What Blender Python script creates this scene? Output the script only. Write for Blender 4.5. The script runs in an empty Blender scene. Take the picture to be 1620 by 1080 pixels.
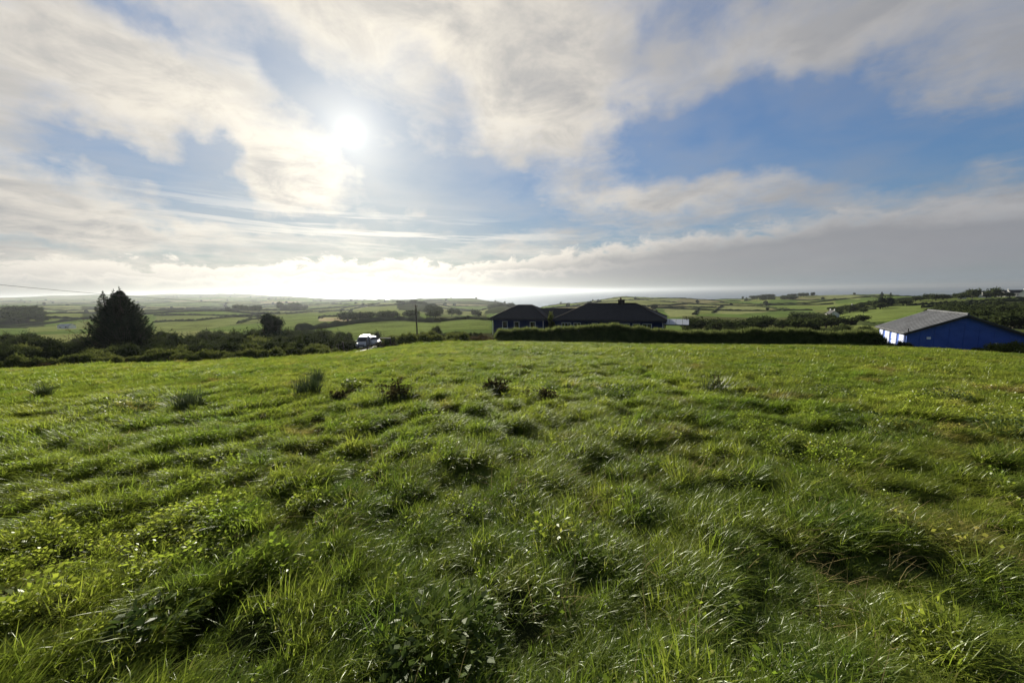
import bpy, math, random
import numpy as np
from mathutils import Vector, Matrix
from mathutils.geometry import delaunay_2d_cdt
S = bpy.context.scene
C = S.collection
R = math.radians
random.seed(7)
rng = np.random.default_rng(7)

# ------------------------------------------------------------------ camera
F_PX, W_PX, H_PX = 610.0, 1620.0, 1080.0
PITCH, ROLL, CAM_Z = R(7.37), R(0.89), 1.6
CAM = np.array([0.0, 0.0, CAM_Z])
Fv = np.array([0, math.cos(PITCH), -math.sin(PITCH)])
R0 = np.array([1.0, 0, 0]); U0 = np.array([0, math.sin(PITCH), math.cos(PITCH)])
Rv = R0*math.cos(ROLL) - U0*math.sin(ROLL)
Uv = U0*math.cos(ROLL) + R0*math.sin(ROLL)
cam = bpy.data.cameras.new('camera')
cam.sensor_width = 36.0
cam.lens = 36.0*F_PX/W_PX
cam.clip_start = 0.05
cam.clip_end = 90000
cam_o = bpy.data.objects.new('camera', cam)
cam_o.matrix_world = Matrix(((Rv[0], Uv[0], -Fv[0], 0), (Rv[1], Uv[1], -Fv[1], 0), (Rv[2], Uv[2], -Fv[2], CAM_Z), (0, 0, 0, 1)))
C.objects.link(cam_o)
S.camera = cam_o


def ray(px, py):
    d = Fv + Rv*(px-W_PX/2)/F_PX + Uv*(H_PX/2-py)/F_PX
    return d/np.linalg.norm(d)


def azel(px, py):
    d = ray(px, py)
    return math.degrees(math.atan2(d[0], d[1])), math.degrees(math.asin(d[2]))


def project(p):
    v = np.asarray(p, float)-CAM
    return (W_PX/2+F_PX*(v@Rv)/(v@Fv), H_PX/2-F_PX*(v@Uv)/(v@Fv))


# ------------------------------------------------------------------ exposure, render
vs = S.view_settings
vs.view_transform = 'Standard'; vs.look = 'None'; vs.gamma = 1; vs.use_curve_mapping = False
vs.exposure = 1.28
cy = S.cycles
cy.max_bounces = 6; cy.diffuse_bounces = 2; cy.glossy_bounces = 2; cy.transmission_bounces = 3
cy.transparent_max_bounces = 8; cy.volume_bounces = 0
cy.use_denoising = True
cy.sample_clamp_indirect = 4.0

# ------------------------------------------------------------------ sun
SUN_AZ, SUN_EL = azel(556, 210)
sun_dir = np.array([math.sin(R(SUN_AZ))*math.cos(R(SUN_EL)), math.cos(R(SUN_AZ))*math.cos(R(SUN_EL)), math.sin(R(SUN_EL))])
sl = bpy.data.lights.new('sun', 'SUN')
sl.energy = 5.0; sl.angle = R(0.6); sl.color = (1.0, 0.93, 0.80)
so = bpy.data.objects.new('sun', sl)
so.rotation_euler = Vector(sun_dir).to_track_quat('Z', 'Y').to_euler()
C.objects.link(so)

# ------------------------------------------------------------------ node expression helper


class E:
    """a float socket in a node tree, with arithmetic"""
    nt = None

    def __init__(self, s): self.s = s

    @staticmethod
    def m(op, *a):
        n = E.nt.nodes.new('ShaderNodeMath'); n.operation = op
        for i, v in enumerate(a):
            if isinstance(v, E): E.nt.links.new(v.s, n.inputs[i])
            else: n.inputs[i].default_value = float(v)
        return E(n.outputs[0])

    def __add__(self, o): return E.m('ADD', self, o)
    __radd__ = __add__
    def __sub__(self, o): return E.m('SUBTRACT', self, o)
    def __rsub__(self, o): return E.m('SUBTRACT', o, self)
    def __mul__(self, o): return E.m('MULTIPLY', self, o)
    __rmul__ = __mul__
    def __truediv__(self, o): return E.m('DIVIDE', self, o)
    def __pow__(self, o): return E.m('POWER', self, o)


def sstep(x, a, b, lo=0.0, hi=1.0):
    n = E.nt.nodes.new('ShaderNodeMapRange'); n.interpolation_type = 'SMOOTHSTEP'
    E.nt.links.new(x.s, n.inputs[0])
    for i, v in zip((1, 2, 3, 4), (a, b, lo, hi)): n.inputs[i].default_value = v
    return E(n.outputs[0])


def lin(x, a, b, lo=0.0, hi=1.0):
    n = E.nt.nodes.new('ShaderNodeMapRange')
    E.nt.links.new(x.s, n.inputs[0])
    for i, v in zip((1, 2, 3, 4), (a, b, lo, hi)): n.inputs[i].default_value = v
    return E(n.outputs[0])


def gauss(x): return E.m('EXPONENT', x*-1.0)


def vec(x, y, z):
    n = E.nt.nodes.new('ShaderNodeCombineXYZ')
    for i, v in enumerate((x, y, z)):
        if isinstance(v, E): E.nt.links.new(v.s, n.inputs[i])
        else: n.inputs[i].default_value = v
    return n.outputs[0]


def noise(v, scale, detail=4, rough=0.5, dist=0.0, lac=2.0):
    n = E.nt.nodes.new('ShaderNodeTexNoise')
    if v is not None: E.nt.links.new(v, n.inputs['Vector'])
    n.inputs['Scale'].default_value = scale; n.inputs['Detail'].default_value = detail
    n.inputs['Roughness'].default_value = rough; n.inputs['Distortion'].default_value = dist
    n.inputs['Lacunarity'].default_value = lac
    return E(n.outputs['Fac'])


def mixc(f, a, b):
    n = E.nt.nodes.new('ShaderNodeMix'); n.data_type = 'RGBA'
    for sock, v in ((n.inputs[0], f), (n.inputs[6], a), (n.inputs[7], b)):
        if isinstance(v, E): E.nt.links.new(v.s, sock)
        elif isinstance(v, bpy.types.NodeSocket): E.nt.links.new(v, sock)
        elif isinstance(v, (int, float)): sock.default_value = v
        else: sock.default_value = (*v, 1)
    return n.outputs[2]


def scalec(col, f):
    n = E.nt.nodes.new('ShaderNodeVectorMath'); n.operation = 'SCALE'
    if isinstance(col, bpy.types.NodeSocket): E.nt.links.new(col, n.inputs[0])
    else: n.inputs[0].default_value = col
    if isinstance(f, E): E.nt.links.new(f.s, n.inputs['Scale'])
    else: n.inputs['Scale'].default_value = f
    return n.outputs[0]


def addc(a, b):
    n = E.nt.nodes.new('ShaderNodeVectorMath'); n.operation = 'ADD'
    E.nt.links.new(a, n.inputs[0]); E.nt.links.new(b, n.inputs[1])
    return n.outputs[0]


# ------------------------------------------------------------------ world: Nishita sky with broken cloud
world = bpy.data.worlds.new('World')
S.world = world
world.use_nodes = True
nt = world.node_tree
nt.nodes.clear(); E.nt = nt
SKY_STRENGTH = 0.084
out = nt.nodes.new('ShaderNodeOutputWorld')
bg = nt.nodes.new('ShaderNodeBackground'); bg.inputs[1].default_value = SKY_STRENGTH
nt.links.new(bg.outputs[0], out.inputs[0])
sky = nt.nodes.new('ShaderNodeTexSky'); sky.sky_type = 'NISHITA'; sky.sun_disc = False
sky.sun_elevation = R(SUN_EL); sky.sun_rotation = R(SUN_AZ)
sky.altitude = 100; sky.air_density = 1.0; sky.dust_density = 0.6; sky.ozone_density = 2.0
tc = nt.nodes.new('ShaderNodeTexCoord')
sep = nt.nodes.new('ShaderNodeSeparateXYZ'); nt.links.new(tc.outputs['Generated'], sep.inputs[0])
dx, dy, dz = (E(o) for o in sep.outputs)
az = E.m('ARCTAN2', dx, dy)*57.2958
el = E.m('ARCSINE', dz)*57.2958
theta = E.m('ARCCOSINE', E.m('MINIMUM', dx*sun_dir[0]+dy*sun_dir[1]+dz*sun_dir[2], 0.999999))*57.2958   # degrees from the sun
gen = tc.outputs['Generated']
# cloud-deck projection
zz = E.m('MAXIMUM', dz, 0.0)+0.16
px_, py_ = dx/zz, dy/zz
deck = vec(px_, py_, 0.3)
n_big = noise(deck, 1.3, 7, 0.56, 0.4)
n_fine = noise(deck, 4.5, 8, 0.62, 0.7)
n_soft = noise(deck, 2.4, 3, 0.5, 0.2)
# warp az/el so that placed masses get ragged borders
w1 = noise(gen, 7.0, 5, 0.55); w2 = noise(vec(dx+3.1, dy-1.7, dz+5.2), 7.0, 5, 0.55)
azw = az+(w1-0.5)*16.0
elw = el+(w2-0.5)*11.0


def blob(px, py, rx, ry, rot=0.0):
    a0, e0 = azel(px, py)
    ra = abs(azel(px+rx, py)[0]-azel(px-rx, py)[0])/2
    re = abs(azel(px, py-ry)[1]-azel(px, py+ry)[1])/2
    u, v = azw-a0, elw-e0
    if rot:
        c, s = math.cos(R(rot)), math.sin(R(rot))
        u, v = u*c+v*s, v*c-u*s
    u, v = u/ra, v/re
    return gauss(u*u+v*v)


BLOBS = [  # px, py, rx, ry, rotation, amount (masses of cloud +, open blue -)
    (120, 120, 320, 110, -8, 0.70), (330, 150, 110, 70, -20, 0.30), (600, 20, 260, 80, 0, 0.50),
    (830, 90, 150, 120, 0, 0.75), (880, 190, 90, 80, 0, 0.50), (780, 250, 80, 45, 0, 0.30), (470, 275, 105, 50, 10, 0.85),
    (30, 330, 180, 75, -15, 0.85), (230, 360, 170, 26, -6, 0.45), (1330, 40, 330, 75, 4, 0.62), (1600, 80, 200, 80, 0, 0.50),
    (1500, 365, 210, 55, 8, 0.50), (980, 315, 130, 28, 0, 0.38), (640, 350, 60, 16, 0, 0.45), (1180, 295, 160, 34, 0, 0.30),
    (200, 10, 120, 34, -30, -0.40), (460, 105, 60, 50, -30, -0.62), (220, 258, 170, 28, -8, -0.75), (1190, 200, 230, 70, 0, -0.66),
    (1480, 235, 190, 60, 0, -0.62), (690, 295, 130, 50, 0, -0.85), (800, 345, 130, 26, 0, -0.45), (1040, 40, 60, 60, 20, -0.25),
    (335, 285, 45, 60, -20, -0.8), (480, 350, 150, 16, 0, -0.55), (595, 280, 36, 60, 20, -0.5), (60, 392, 130, 14, -6, -0.45), (690, 150, 60, 30, -40, -0.25), (345, 225, 70, 26, -20, -0.6), (545, 185, 55, 45, 0, -0.45), (620, 240, 60, 40, 0, -0.3),
]
n_fil = noise(deck, 3.2, 9, 0.66, 0.55)
D = (n_big-0.5)*1.3+(n_fine-0.5)*0.7+(n_fil-0.5)*0.9+0.36
for b in BLOBS:
    D = D+blob(*b[:5])*b[5]
cover = E.m('MAXIMUM', sstep(D, -0.12, 0.95), sstep(n_soft*0.6+n_fil*0.4, 0.34, 0.75, 0.0, 0.34))
thick = sstep(D, 0.55, 1.5)
# low bank of cumulus along the horizon: rounded heads, flat grey feet
n_low = noise(vec(az*0.16, el*0.42, 0.7), 1.0, 7, 0.60, 0.2)
n_low2 = noise(vec(az*0.10+9.0, 0.0, 3.7), 0.45, 3, 0.5)
n_puff = noise(vec(az*0.34, el*0.55, 5.0), 1.0, 7, 0.62, 0.5)
top = sstep(az, -12, 36, 4.3, 8.2)+(n_low2-0.5)*4.0
low = top-el+(n_low-0.5)*2.6+(n_puff-0.5)*5.6
soft = lin(az, 2.0, 40.0, 1.0, 3.2)
low_cov = sstep(low/soft, -0.1, 0.75)*sstep(low, 3.2, 7.5, 1.0, 0.72)
low_in = sstep(low-(n_puff-0.5)*4.0, 0.2, 3.0)
# a thin second row behind
low_b = top*0.62-el+(n_puff-0.5)*3.2+(n_low-0.5)*1.6
low_b_cov = sstep(low_b/soft, -0.1, 0.5)*lin(az, 0.0, 25.0, 1.0, 0.12)
# thin stretched streaks
st = noise(vec(az*0.045, el*0.85+az*0.025, 1.0), 1.0, 6, 0.58, 0.25)
st_env = gauss(((el+az*0.05-7.4)/2.4)**2.0)*gauss(((az+18.0)/26.0)**2.0)
streak = sstep(st, 0.49, 0.62)*st_env
# how strongly cloud is lit from behind: falls off away from the sun
near_sun = gauss((theta/46.0)**1.7)
glow = gauss((theta/13.0)**1.1)
k = 10.0
sunlit = mixc(near_sun, tuple(k*c for c in (0.150, 0.155, 0.170)), tuple(k*c for c in (0.54, 0.490, 0.405)))
shade = mixc(near_sun, tuple(k*c for c in (0.124, 0.130, 0.146)), tuple(k*c for c in (0.265, 0.256, 0.240)))
vary = sstep(n_soft*0.35+n_fil*0.65, 0.38, 0.62)
bw = nt.nodes.new('ShaderNodeRGBToBW'); nt.links.new(sky.outputs[0], bw.inputs[0])
tint = nt.nodes.new('ShaderNodeVectorMath'); tint.operation = 'MULTIPLY'
nt.links.new(sky.outputs[0], tint.inputs[0]); tint.inputs[1].default_value = (0.76, 0.95, 1.18)
blue = scalec(tint.outputs[0], E.m('DIVIDE', 0.66, E(bw.outputs[0])*0.235+1.0))
cl = mixc(E.m('MINIMUM', thick*0.40+vary*0.62, 1.0), sunlit, shade)
col = mixc(cover*0.95, blue, cl)
lowc = mixc(low_in, scalec(sunlit, 1.16), scalec(shade, 0.98))
lowc2 = mixc(sstep(low_b, 0.0, 1.6), scalec(sunlit, 1.18), scalec(shade, 1.2))
col = mixc(streak*0.6, col, scalec(sunlit, 1.22))
col = mixc(low_cov*0.92, col, lowc)
col = mixc(low_b_cov*0.75, col, lowc2)
# pale band of haze just over the horizon
hz = mixc(gauss(((az+22.0)/34.0)**2.0), tuple(k*c for c in (0.128, 0.150, 0.166)), tuple(k*c for c in (0.40, 0.365, 0.275)))
col = mixc(sstep(el, 0.0, 2.6, 0.95, 0.0), col, hz)
# the sun seen through thin air
core = gauss((theta/0.42)**1.2)
col = addc(col, scalec((1.0, 0.95, 0.84), glow*k*0.075))
col = addc(col, scalec((1.0, 0.95, 0.85), core*k*2.0+gauss((theta/3.2)**1.0)*k*0.27))
nt.links.new(col, bg.inputs[0])
world.cycles.sampling_method = 'MANUAL'
world.cycles.sample_map_resolution = 512

# ------------------------------------------------------------------ materials


def mat(name, base=(0.5, 0.5, 0.5), rough=0.7, spec=0.4, metal=0.0, var=0.0, vscale=3.0, base2=None, transl=0.0, bump=0.0, bscale=20.0, alpha=None, rand=0.0):
    m = bpy.data.materials.new(name); m.use_nodes = True
    t = m.node_tree; E.nt = t
    p = t.nodes['Principled BSDF']
    p.inputs['Roughness'].default_value = rough
    p.inputs['Specular IOR Level'].default_value = spec
    p.inputs['Metallic'].default_value = metal
    g = t.nodes.new('ShaderNodeNewGeometry')
    c = None
    if base2 is None: base2 = tuple(x*(1-var) for x in base)
    if var or base2 != base or rand:
        f = noise(g.outputs['Position'], vscale, 5, 0.6)
        fac = sstep(f, 0.3, 0.7)
        if rand:
            oi = t.nodes.new('ShaderNodeObjectInfo')
            fac = E.m('MULTIPLY', fac*(1-rand)+E(oi.outputs['Random'])*rand, 1.0)
        c = mixc(fac, base, base2)
        t.links.new(c, p.inputs['Base Color'])
    else:
        p.inputs['Base Color'].default_value = (*base, 1)
    if bump:
        b = t.nodes.new('ShaderNodeBump'); b.inputs['Strength'].default_value = bump; b.inputs['Distance'].default_value = 0.02
        t.links.new(noise(g.outputs['Position'], bscale, 6, 0.6).s, b.inputs['Height'])
        t.links.new(b.outputs[0], p.inputs['Normal'])
    if transl:
        tr = t.nodes.new('ShaderNodeBsdfTranslucent')
        if c is not None: t.links.new(scalec(c, 1.1), tr.inputs[0])
        else: tr.inputs[0].default_value = (*base, 1)
        mx = t.nodes.new('ShaderNodeMixShader'); mx.inputs[0].default_value = transl
        t.links.new(p.outputs[0], mx.inputs[1]); t.links.new(tr.outputs[0], mx.inputs[2])
        t.links.new(mx.outputs[0], t.nodes['Material Output'].inputs[0])
    return m


M = dict(
    conifer=mat('conifer_needles', (0.012, 0.020, 0.011), 0.9, 0.0, base2=(0.025, 0.036, 0.018), vscale=0.8, transl=0.12),
    dark_leaf=mat('dark_leaves', (0.022, 0.032, 0.012), 0.8, 0.0, base2=(0.048, 0.060, 0.020), vscale=0.7, transl=0.22, rand=0.3),
    scrub=mat('scrub_leaves', (0.045, 0.062, 0.016), 0.8, 0.0, base2=(0.125, 0.140, 0.036), vscale=0.6, transl=0.35, rand=0.4),
    bracken=mat('bracken', (0.045, 0.040, 0.020), 0.8, 0.0, base2=(0.110, 0.075, 0.035), vscale=0.8, transl=0.2, rand=0.4),
    hedge=mat('hedge_leaves', (0.034, 0.054, 0.014), 0.8, 0.0, base2=(0.080, 0.108, 0.028), vscale=1.2, transl=0.25),
    shoot=mat('hedge_shoots', (0.085, 0.110, 0.034), 0.8, 0.0, base2=(0.130, 0.150, 0.050), vscale=1.5, transl=0.4),
    bark=mat('bark', (0.060, 0.050, 0.040), 0.9, 0.1, var=0.5, vscale=8),
    slate=mat('slate_roof', (0.022, 0.022, 0.025), 0.75, 0.25, var=0.35, vscale=2.5, bump=0.5, bscale=14),
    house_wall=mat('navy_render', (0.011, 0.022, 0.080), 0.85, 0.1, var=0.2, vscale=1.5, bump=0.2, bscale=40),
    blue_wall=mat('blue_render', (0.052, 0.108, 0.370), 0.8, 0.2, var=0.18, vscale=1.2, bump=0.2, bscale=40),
    blue_dark=mat('dark_blue_paint', (0.008, 0.013, 0.050), 0.6, 0.3),
    white=mat('white_paint', (0.78, 0.78, 0.76), 0.45, 0.4, var=0.12, vscale=2),
    door=mat('shade_tinted_white_paint', (0.56, 0.60, 0.78), 0.45, 0.3, var=0.12, vscale=2),  # white doors, with the bluish cast of shade put into the paint colour
    plinth=mat('stained_plinth', (0.020, 0.035, 0.090), 0.9, 0.1, var=0.5, vscale=2.5),
    upvc=mat('white_frame', (0.72, 0.72, 0.70), 0.35, 0.5),
    glass=mat('dark_glass', (0.010, 0.012, 0.015), 0.06, 0.6),
    fibre=mat('fibre_cement_roof', (0.095, 0.099, 0.106), 0.8, 0.25, var=0.35, vscale=0.9),
    render=mat('white_render', (0.62, 0.61, 0.57), 0.85, 0.2, var=0.15, vscale=1),
    brick=mat('dark_brick', (0.060, 0.050, 0.045), 0.9, 0.1, var=0.3, vscale=4),
    pot=mat('clay_pot', (0.10, 0.06, 0.045), 0.8, 0.2),
    wood=mat('weathered_wood', (0.075, 0.060, 0.045), 0.85, 0.2, var=0.5, vscale=6),
    palewood=mat('pale_wood', (0.40, 0.36, 0.29), 0.7, 0.2, var=0.3, vscale=4),
    wire=mat('cable', (0.030, 0.030, 0.030), 0.6, 0.3),
    van=mat('silver_white_paint', (0.30, 0.31, 0.32), 0.40, 0.4),
    car=mat('white_car_paint', (0.36, 0.36, 0.35), 0.40, 0.4),
    tyre=mat('tyre', (0.015, 0.015, 0.015), 0.8, 0.2),
    rim=mat('wheel_rim', (0.40, 0.40, 0.41), 0.35, 0.5, metal=0.8),
    black=mat('black_plastic', (0.015, 0.015, 0.016), 0.5, 0.4),
    lamp=mat('headlamp_lens', (0.55, 0.56, 0.58), 0.1, 0.6),
    amber=mat('amber_lens', (0.45, 0.15, 0.02), 0.2, 0.5),
    red=mat('red_lens', (0.30, 0.02, 0.02), 0.2, 0.5),
    plate=mat('number_plate', (0.75, 0.74, 0.68), 0.4, 0.3),
    panel=mat('glazed_roof_sheet', (0.26, 0.28, 0.31), 0.35, 0.4),
    steel=mat('grey_steel', (0.30, 0.31, 0.32), 0.4, 0.5, metal=0.7),
    weed=mat('weed_leaves', (0.040, 0.065, 0.014), 0.55, 0.15, base2=(0.085, 0.115, 0.026), vscale=3, transl=0.3),
    dock=mat('dead_dock', (0.040, 0.034, 0.016), 0.9, 0.0, base2=(0.095, 0.082, 0.032), vscale=3, transl=0.15),
    rush=mat('rush_stems', (0.028, 0.048, 0.014), 0.5, 0.4, base2=(0.060, 0.080, 0.025), vscale=3, transl=0.2),
    far_hedge=mat('far_hedge', (0.022, 0.030, 0.012), 0.95, 0.0, base2=(0.036, 0.044, 0.018), vscale=0.06, transl=0.1),
)

# ------------------------------------------------------------------ mesh helpers


def mesh_np(name, v, f, m=None, smooth=False):
    """v (n,3); f (k,4) or (k,3) arrays, or a list of such arrays"""
    me = bpy.data.meshes.new(name)
    fs = f if isinstance(f, list) else [f]
    fs = [np.asarray(a, np.int32) for a in fs if len(a)]
    v = np.asarray(v, np.float32)
    me.vertices.add(len(v)); me.vertices.foreach_set('co', v.ravel())
    loops = np.concatenate([a.ravel() for a in fs])
    tot = np.concatenate([np.full(len(a), a.shape[1], np.int32) for a in fs])
    start = np.concatenate(([0], np.cumsum(tot)[:-1])).astype(np.int32)
    me.loops.add(len(loops)); me.loops.foreach_set('vertex_index', loops)
    me.polygons.add(len(tot)); me.polygons.foreach_set('loop_start', start)
    if smooth: me.polygons.foreach_set('use_smooth', np.ones(len(tot), bool))
    me.update(calc_edges=True); me.validate()
    if m is not None: me.materials.append(M[m] if isinstance(m, str) else m)
    return me


def link(name, me, parent=None, label=None, cat=None, group=None, kind=None, loc=None, rz=None):
    o = bpy.data.objects.new(name, me); C.objects.link(o)
    if parent is not None: o.parent = parent
    tag(o, label, cat, group, kind)
    if loc is not None: o.location = loc
    if rz is not None: o.rotation_euler = (0, 0, rz)
    return o


def tag(o, label=None, cat=None, group=None, kind=None):
    for k_, v_ in (('label', label), ('category', cat), ('group', group), ('kind', kind)):
        if v_: o[k_] = v_


def thing(name, label, cat, loc=(0, 0, 0), rz=0.0, group=None):
    o = bpy.data.objects.new(name, None); C.objects.link(o)
    o.empty_display_size = 0.3
    o.location = loc; o.rotation_euler = (0, 0, rz)
    tag(o, label, cat, group)
    return o


def dup(root, loc, rz, sc=1.0, label=None, group=None):
    def cp(o, par):
        c = o.copy(); C.objects.link(c); c.parent = par
        for ch in o.children: cp(ch, c)
        return c
    r = cp(root, None)
    r.location = loc; r.rotation_euler = (0, 0, rz)
    r.scale = sc if isinstance(sc, tuple) else (sc, sc, sc)
    if label: r['label'] = label
    if group: r['group'] = group
    return r


class MB:
    """collects polygons for one mesh"""
    def __init__(self): self.v = []; self.f = []

    def poly(self, pts):
        n = len(self.v); self.v += [tuple(p) for p in pts]; self.f.append(tuple(range(n, n+len(pts))))

    def box(self, c, s, rz=0.0):
        x, y, z = (k_/2 for k_ in s); n = len(self.v)
        ca, sa = math.cos(rz), math.sin(rz)
        for a in (-x, x):
            for b in (-y, y):
                for d in (-z, z): self.v.append((c[0]+a*ca-b*sa, c[1]+a*sa+b*ca, c[2]+d))
        for q in ((0, 1, 3, 2), (4, 6, 7, 5), (0, 4, 5, 1), (2, 3, 7, 6), (0, 2, 6, 4), (1, 5, 7, 3)): self.f.append(tuple(n+i for i in q))

    def prism(self, prof, axis, a, b):
        """extrude a 2-d profile along an axis ('x': profile in y,z; 'y': profile in x,z) between a and b"""
        n = len(self.v); k_ = len(prof)
        for t in (a, b):
            for p in prof: self.v.append((t, p[0], p[1]) if axis == 'x' else (p[0], t, p[1]))
        self.f.append(tuple(range(n, n+k_))); self.f.append(tuple(range(n+2*k_-1, n+k_-1, -1)))
        for i in range(k_): j = (i+1) % k_; self.f.append((n+i, n+j, n+k_+j, n+k_+i))

    def tube(self, pts, r, seg=6):
        n = len(self.v); k_ = len(pts)
        rs = r if isinstance(r, (list, tuple)) else [r]*k_
        for i, p in enumerate(pts):
            p = Vector(p); d = (Vector(pts[min(i+1, k_-1)])-Vector(pts[max(i-1, 0)])).normalized()
            u = d.cross(Vector((0, 0, 1)) if abs(d.z) < 0.9 else Vector((1, 0, 0))).normalized(); w = d.cross(u)
            for s in range(seg):
                a = 2*math.pi*s/seg; self.v.append(tuple(p+(u*math.cos(a)+w*math.sin(a))*rs[i]))
        for i in range(k_-1):
            for s in range(seg):
                t = (s+1) % seg; self.f.append((n+i*seg+s, n+i*seg+t, n+(i+1)*seg+t, n+(i+1)*seg+s))
        self.f.append(tuple(n+s for s in range(seg))[::-1]); self.f.append(tuple(n+(k_-1)*seg+s for s in range(seg)))

    def mesh(self, name, m, bevel=0.0):
        me = bpy.data.meshes.new(name); me.from_pydata(self.v, [], self.f); me.validate()
        import bmesh
        bm = bmesh.new(); bm.from_mesh(me)
        bmesh.ops.recalc_face_normals(bm, faces=bm.faces)
        if bevel: bmesh.ops.bevel(bm, geom=bm.edges[:], offset=bevel, segments=2, affect='EDGES', profile=0.6)
        bm.to_mesh(me); bm.free()
        me.materials.append(M[m] if isinstance(m, str) else m)
        return me

    def obj(self, name, m, parent=None, bevel=0.0, **kw): return link(name, self.mesh(name, m, bevel), parent, **kw)


# ------------------------------------------------------------------ numpy value noise
_perm = rng.random((256, 256)).astype(np.float32)


def vnoise(x, y):
    xi, yi = np.floor(x).astype(int), np.floor(y).astype(int)
    fx, fy = x-xi, y-yi
    fx, fy = fx*fx*(3-2*fx), fy*fy*(3-2*fy)
    a = _perm[xi & 255, yi & 255]; b = _perm[(xi+1) & 255, yi & 255]
    c = _perm[xi & 255, (yi+1) & 255]; d = _perm[(xi+1) & 255, (yi+1) & 255]
    return (a*(1-fx)+b*fx)*(1-fy)+(c*(1-fx)+d*fx)*fy


def fbm(x, y, o=4, g=0.5):
    s, a, t = 0.0, 1.0, 0.0
    for i in range(o):
        s = s+a*vnoise(x*2**i+17.3*i, y*2**i+9.1*i); t += a; a *= g
    return s/t


# ------------------------------------------------------------------ terrain
SEA = -100.0
# per image column: (depth along the view, image row) pairs of the ground, nearest first; the first is the field's far edge
COLS = {
    -250: [(30, 592), (60, 570), (150, 548), (300, 530), (600, 508), (1000, 494), (2000, 484), (3500, 474), (4600, 472)],
    0:    [(33, 587), (44, 574), (62, 560), (120, 541), (200, 530), (320, 520), (480, 505), (600, 496), (900, 491), (1800, 484), (3000, 477), (4400, 471)],
    150:  [(34, 579), (46, 570), (62, 559), (120, 541), (200, 530), (320, 519), (480, 508), (700, 498), (1000, 490), (1800, 482), (3000, 474), (4600, 464.5)],
    300:  [(36, 576), (46, 568), (62, 557), (110, 540), (170, 529), (240, 522), (400, 500), (560, 495), (800, 490), (1500, 482), (2600, 472), (4200, 464)],
    400:  [(38, 570), (48, 563), (62, 554), (100, 540), (160, 526), (250, 514), (400, 499), (560, 493), (850, 488), (1600, 480), (2600, 471), (4000, 465)],
    470:  [(40, 567), (48, 561), (62, 553), (100, 540), (160, 523), (260, 509), (400, 496), (560, 491), (900, 485), (1600, 477.5), (2400, 470), (3200, 468)],
    550:  [(45, 559.5), (50, 560), (60, 556), (80, 548), (110, 533), (150, 522), (220, 509), (300, 503), (450, 495), (620, 488), (800, 481), (1500, 478), (2200, 474), (2700, 480)],
    600:  [(47, 552), (53, 551), (65, 545), (85, 539), (120, 526), (170, 514), (230, 503), (320, 498), (460, 491), (640, 482.5), (760, 481), (1300, 478), (2100, 474), (2500, 480)],
    655:  [(49, 545.5), (56, 543), (70, 536), (90, 529), (130, 520), (190, 509), (240, 502), (330, 496), (480, 491), (640, 476.5), (700, 483), (1100, 480), (1900, 472.5), (2300, 479)],
    700:  [(50, 543.5), (57, 542), (72, 535), (100, 527), (150, 515), (200, 506), (250, 502), (350, 499), (520, 496), (650, 488), (760, 487), (1200, 480), (1800, 470.5), (2200, 479)],
    750:  [(51, 541), (58, 540), (75, 534), (110, 524), (190, 505), (250, 502), (400, 500), (600, 496), (800, 490), (1100, 483), (1500, 474), (1750, 471.5), (2100, 481)],
    795:  [(50.5, 541), (58, 540), (75, 534), (110, 524), (190, 507), (250, 503), (400, 499), (600, 490), (700, 480), (760, 480.5), (900, 487), (1300, 480), (1650, 475), (2000, 486)],
    835:  [(50, 541), (58, 540), (75, 534), (110, 524), (200, 510), (400, 502), (620, 496), (740, 491), (820, 493), (1100, 494), (1600, 492), (2000, 492)],
    865:  [(50, 541.5), (58, 540), (75, 534), (110, 525), (210, 511), (410, 500), (640, 492), (800, 485), (1000, 485), (1200, 484), (1600, 489)],
    900:  [(49, 542.5), (58, 540), (75, 534), (110, 526), (220, 512), (420, 498), (700, 488), (1100, 480), (1300, 477.5), (1700, 484)],
    950:  [(48.5, 543.2), (58, 540), (75, 534), (120, 525), (230, 510), (420, 497), (700, 486), (1050, 478), (1350, 472.5), (1700, 479)],
    1000: [(48, 544), (58, 541), (75, 536), (120, 525), (240, 508), (420, 496), (700, 485), (1000, 478), (1350, 470), (1700, 476)],
    1100: [(48, 546), (58, 545), (75, 540), (120, 527), (220, 510), (330, 501), (480, 492), (700, 486), (1000, 480), (1350, 475.5), (1700, 480)],
    1200: [(47.5, 546.5), (58, 545), (75, 540), (120, 528), (220, 512), (330, 502), (500, 493), (800, 484), (1150, 474), (1400, 468), (1800, 472)],
    1300: [(47, 547), (58, 546), (75, 541), (120, 527), (190, 515), (300, 506), (450, 494), (700, 483), (1000, 474), (1350, 466), (1800, 470)],
    1400: [(46, 549), (56, 549), (75, 540), (110, 525), (160, 512), (230, 500), (320, 487), (420, 480), (700, 474), (1100, 469), (1400, 466), (1800, 470)],
    1500: [(45, 552.5), (54, 553), (75, 540), (110, 522), (160, 508), (230, 493), (330, 480), (420, 476), (560, 472), (800, 474), (1400, 480)],
    1620: [(43, 561), (52, 560), (75, 540), (110, 520), (160, 503), (230, 487), (330, 478), (460, 471), (600, 467), (800, 470), (1400, 478)],
    1870: [(40, 575), (52, 565), (75, 545), (110, 524), (160, 505), (230, 490), (330, 480), (460, 470), (600, 466), (800, 470), (1400, 478)],
}
LR0, LR1, NLR = math.log(0.4), math.log(9000.0), 700
lr = np.linspace(LR0, LR1, NLR); rr = np.exp(lr)
AZN = 361
azg = np.linspace(-180, 180, AZN)
col_az, col_z = [], []
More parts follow.
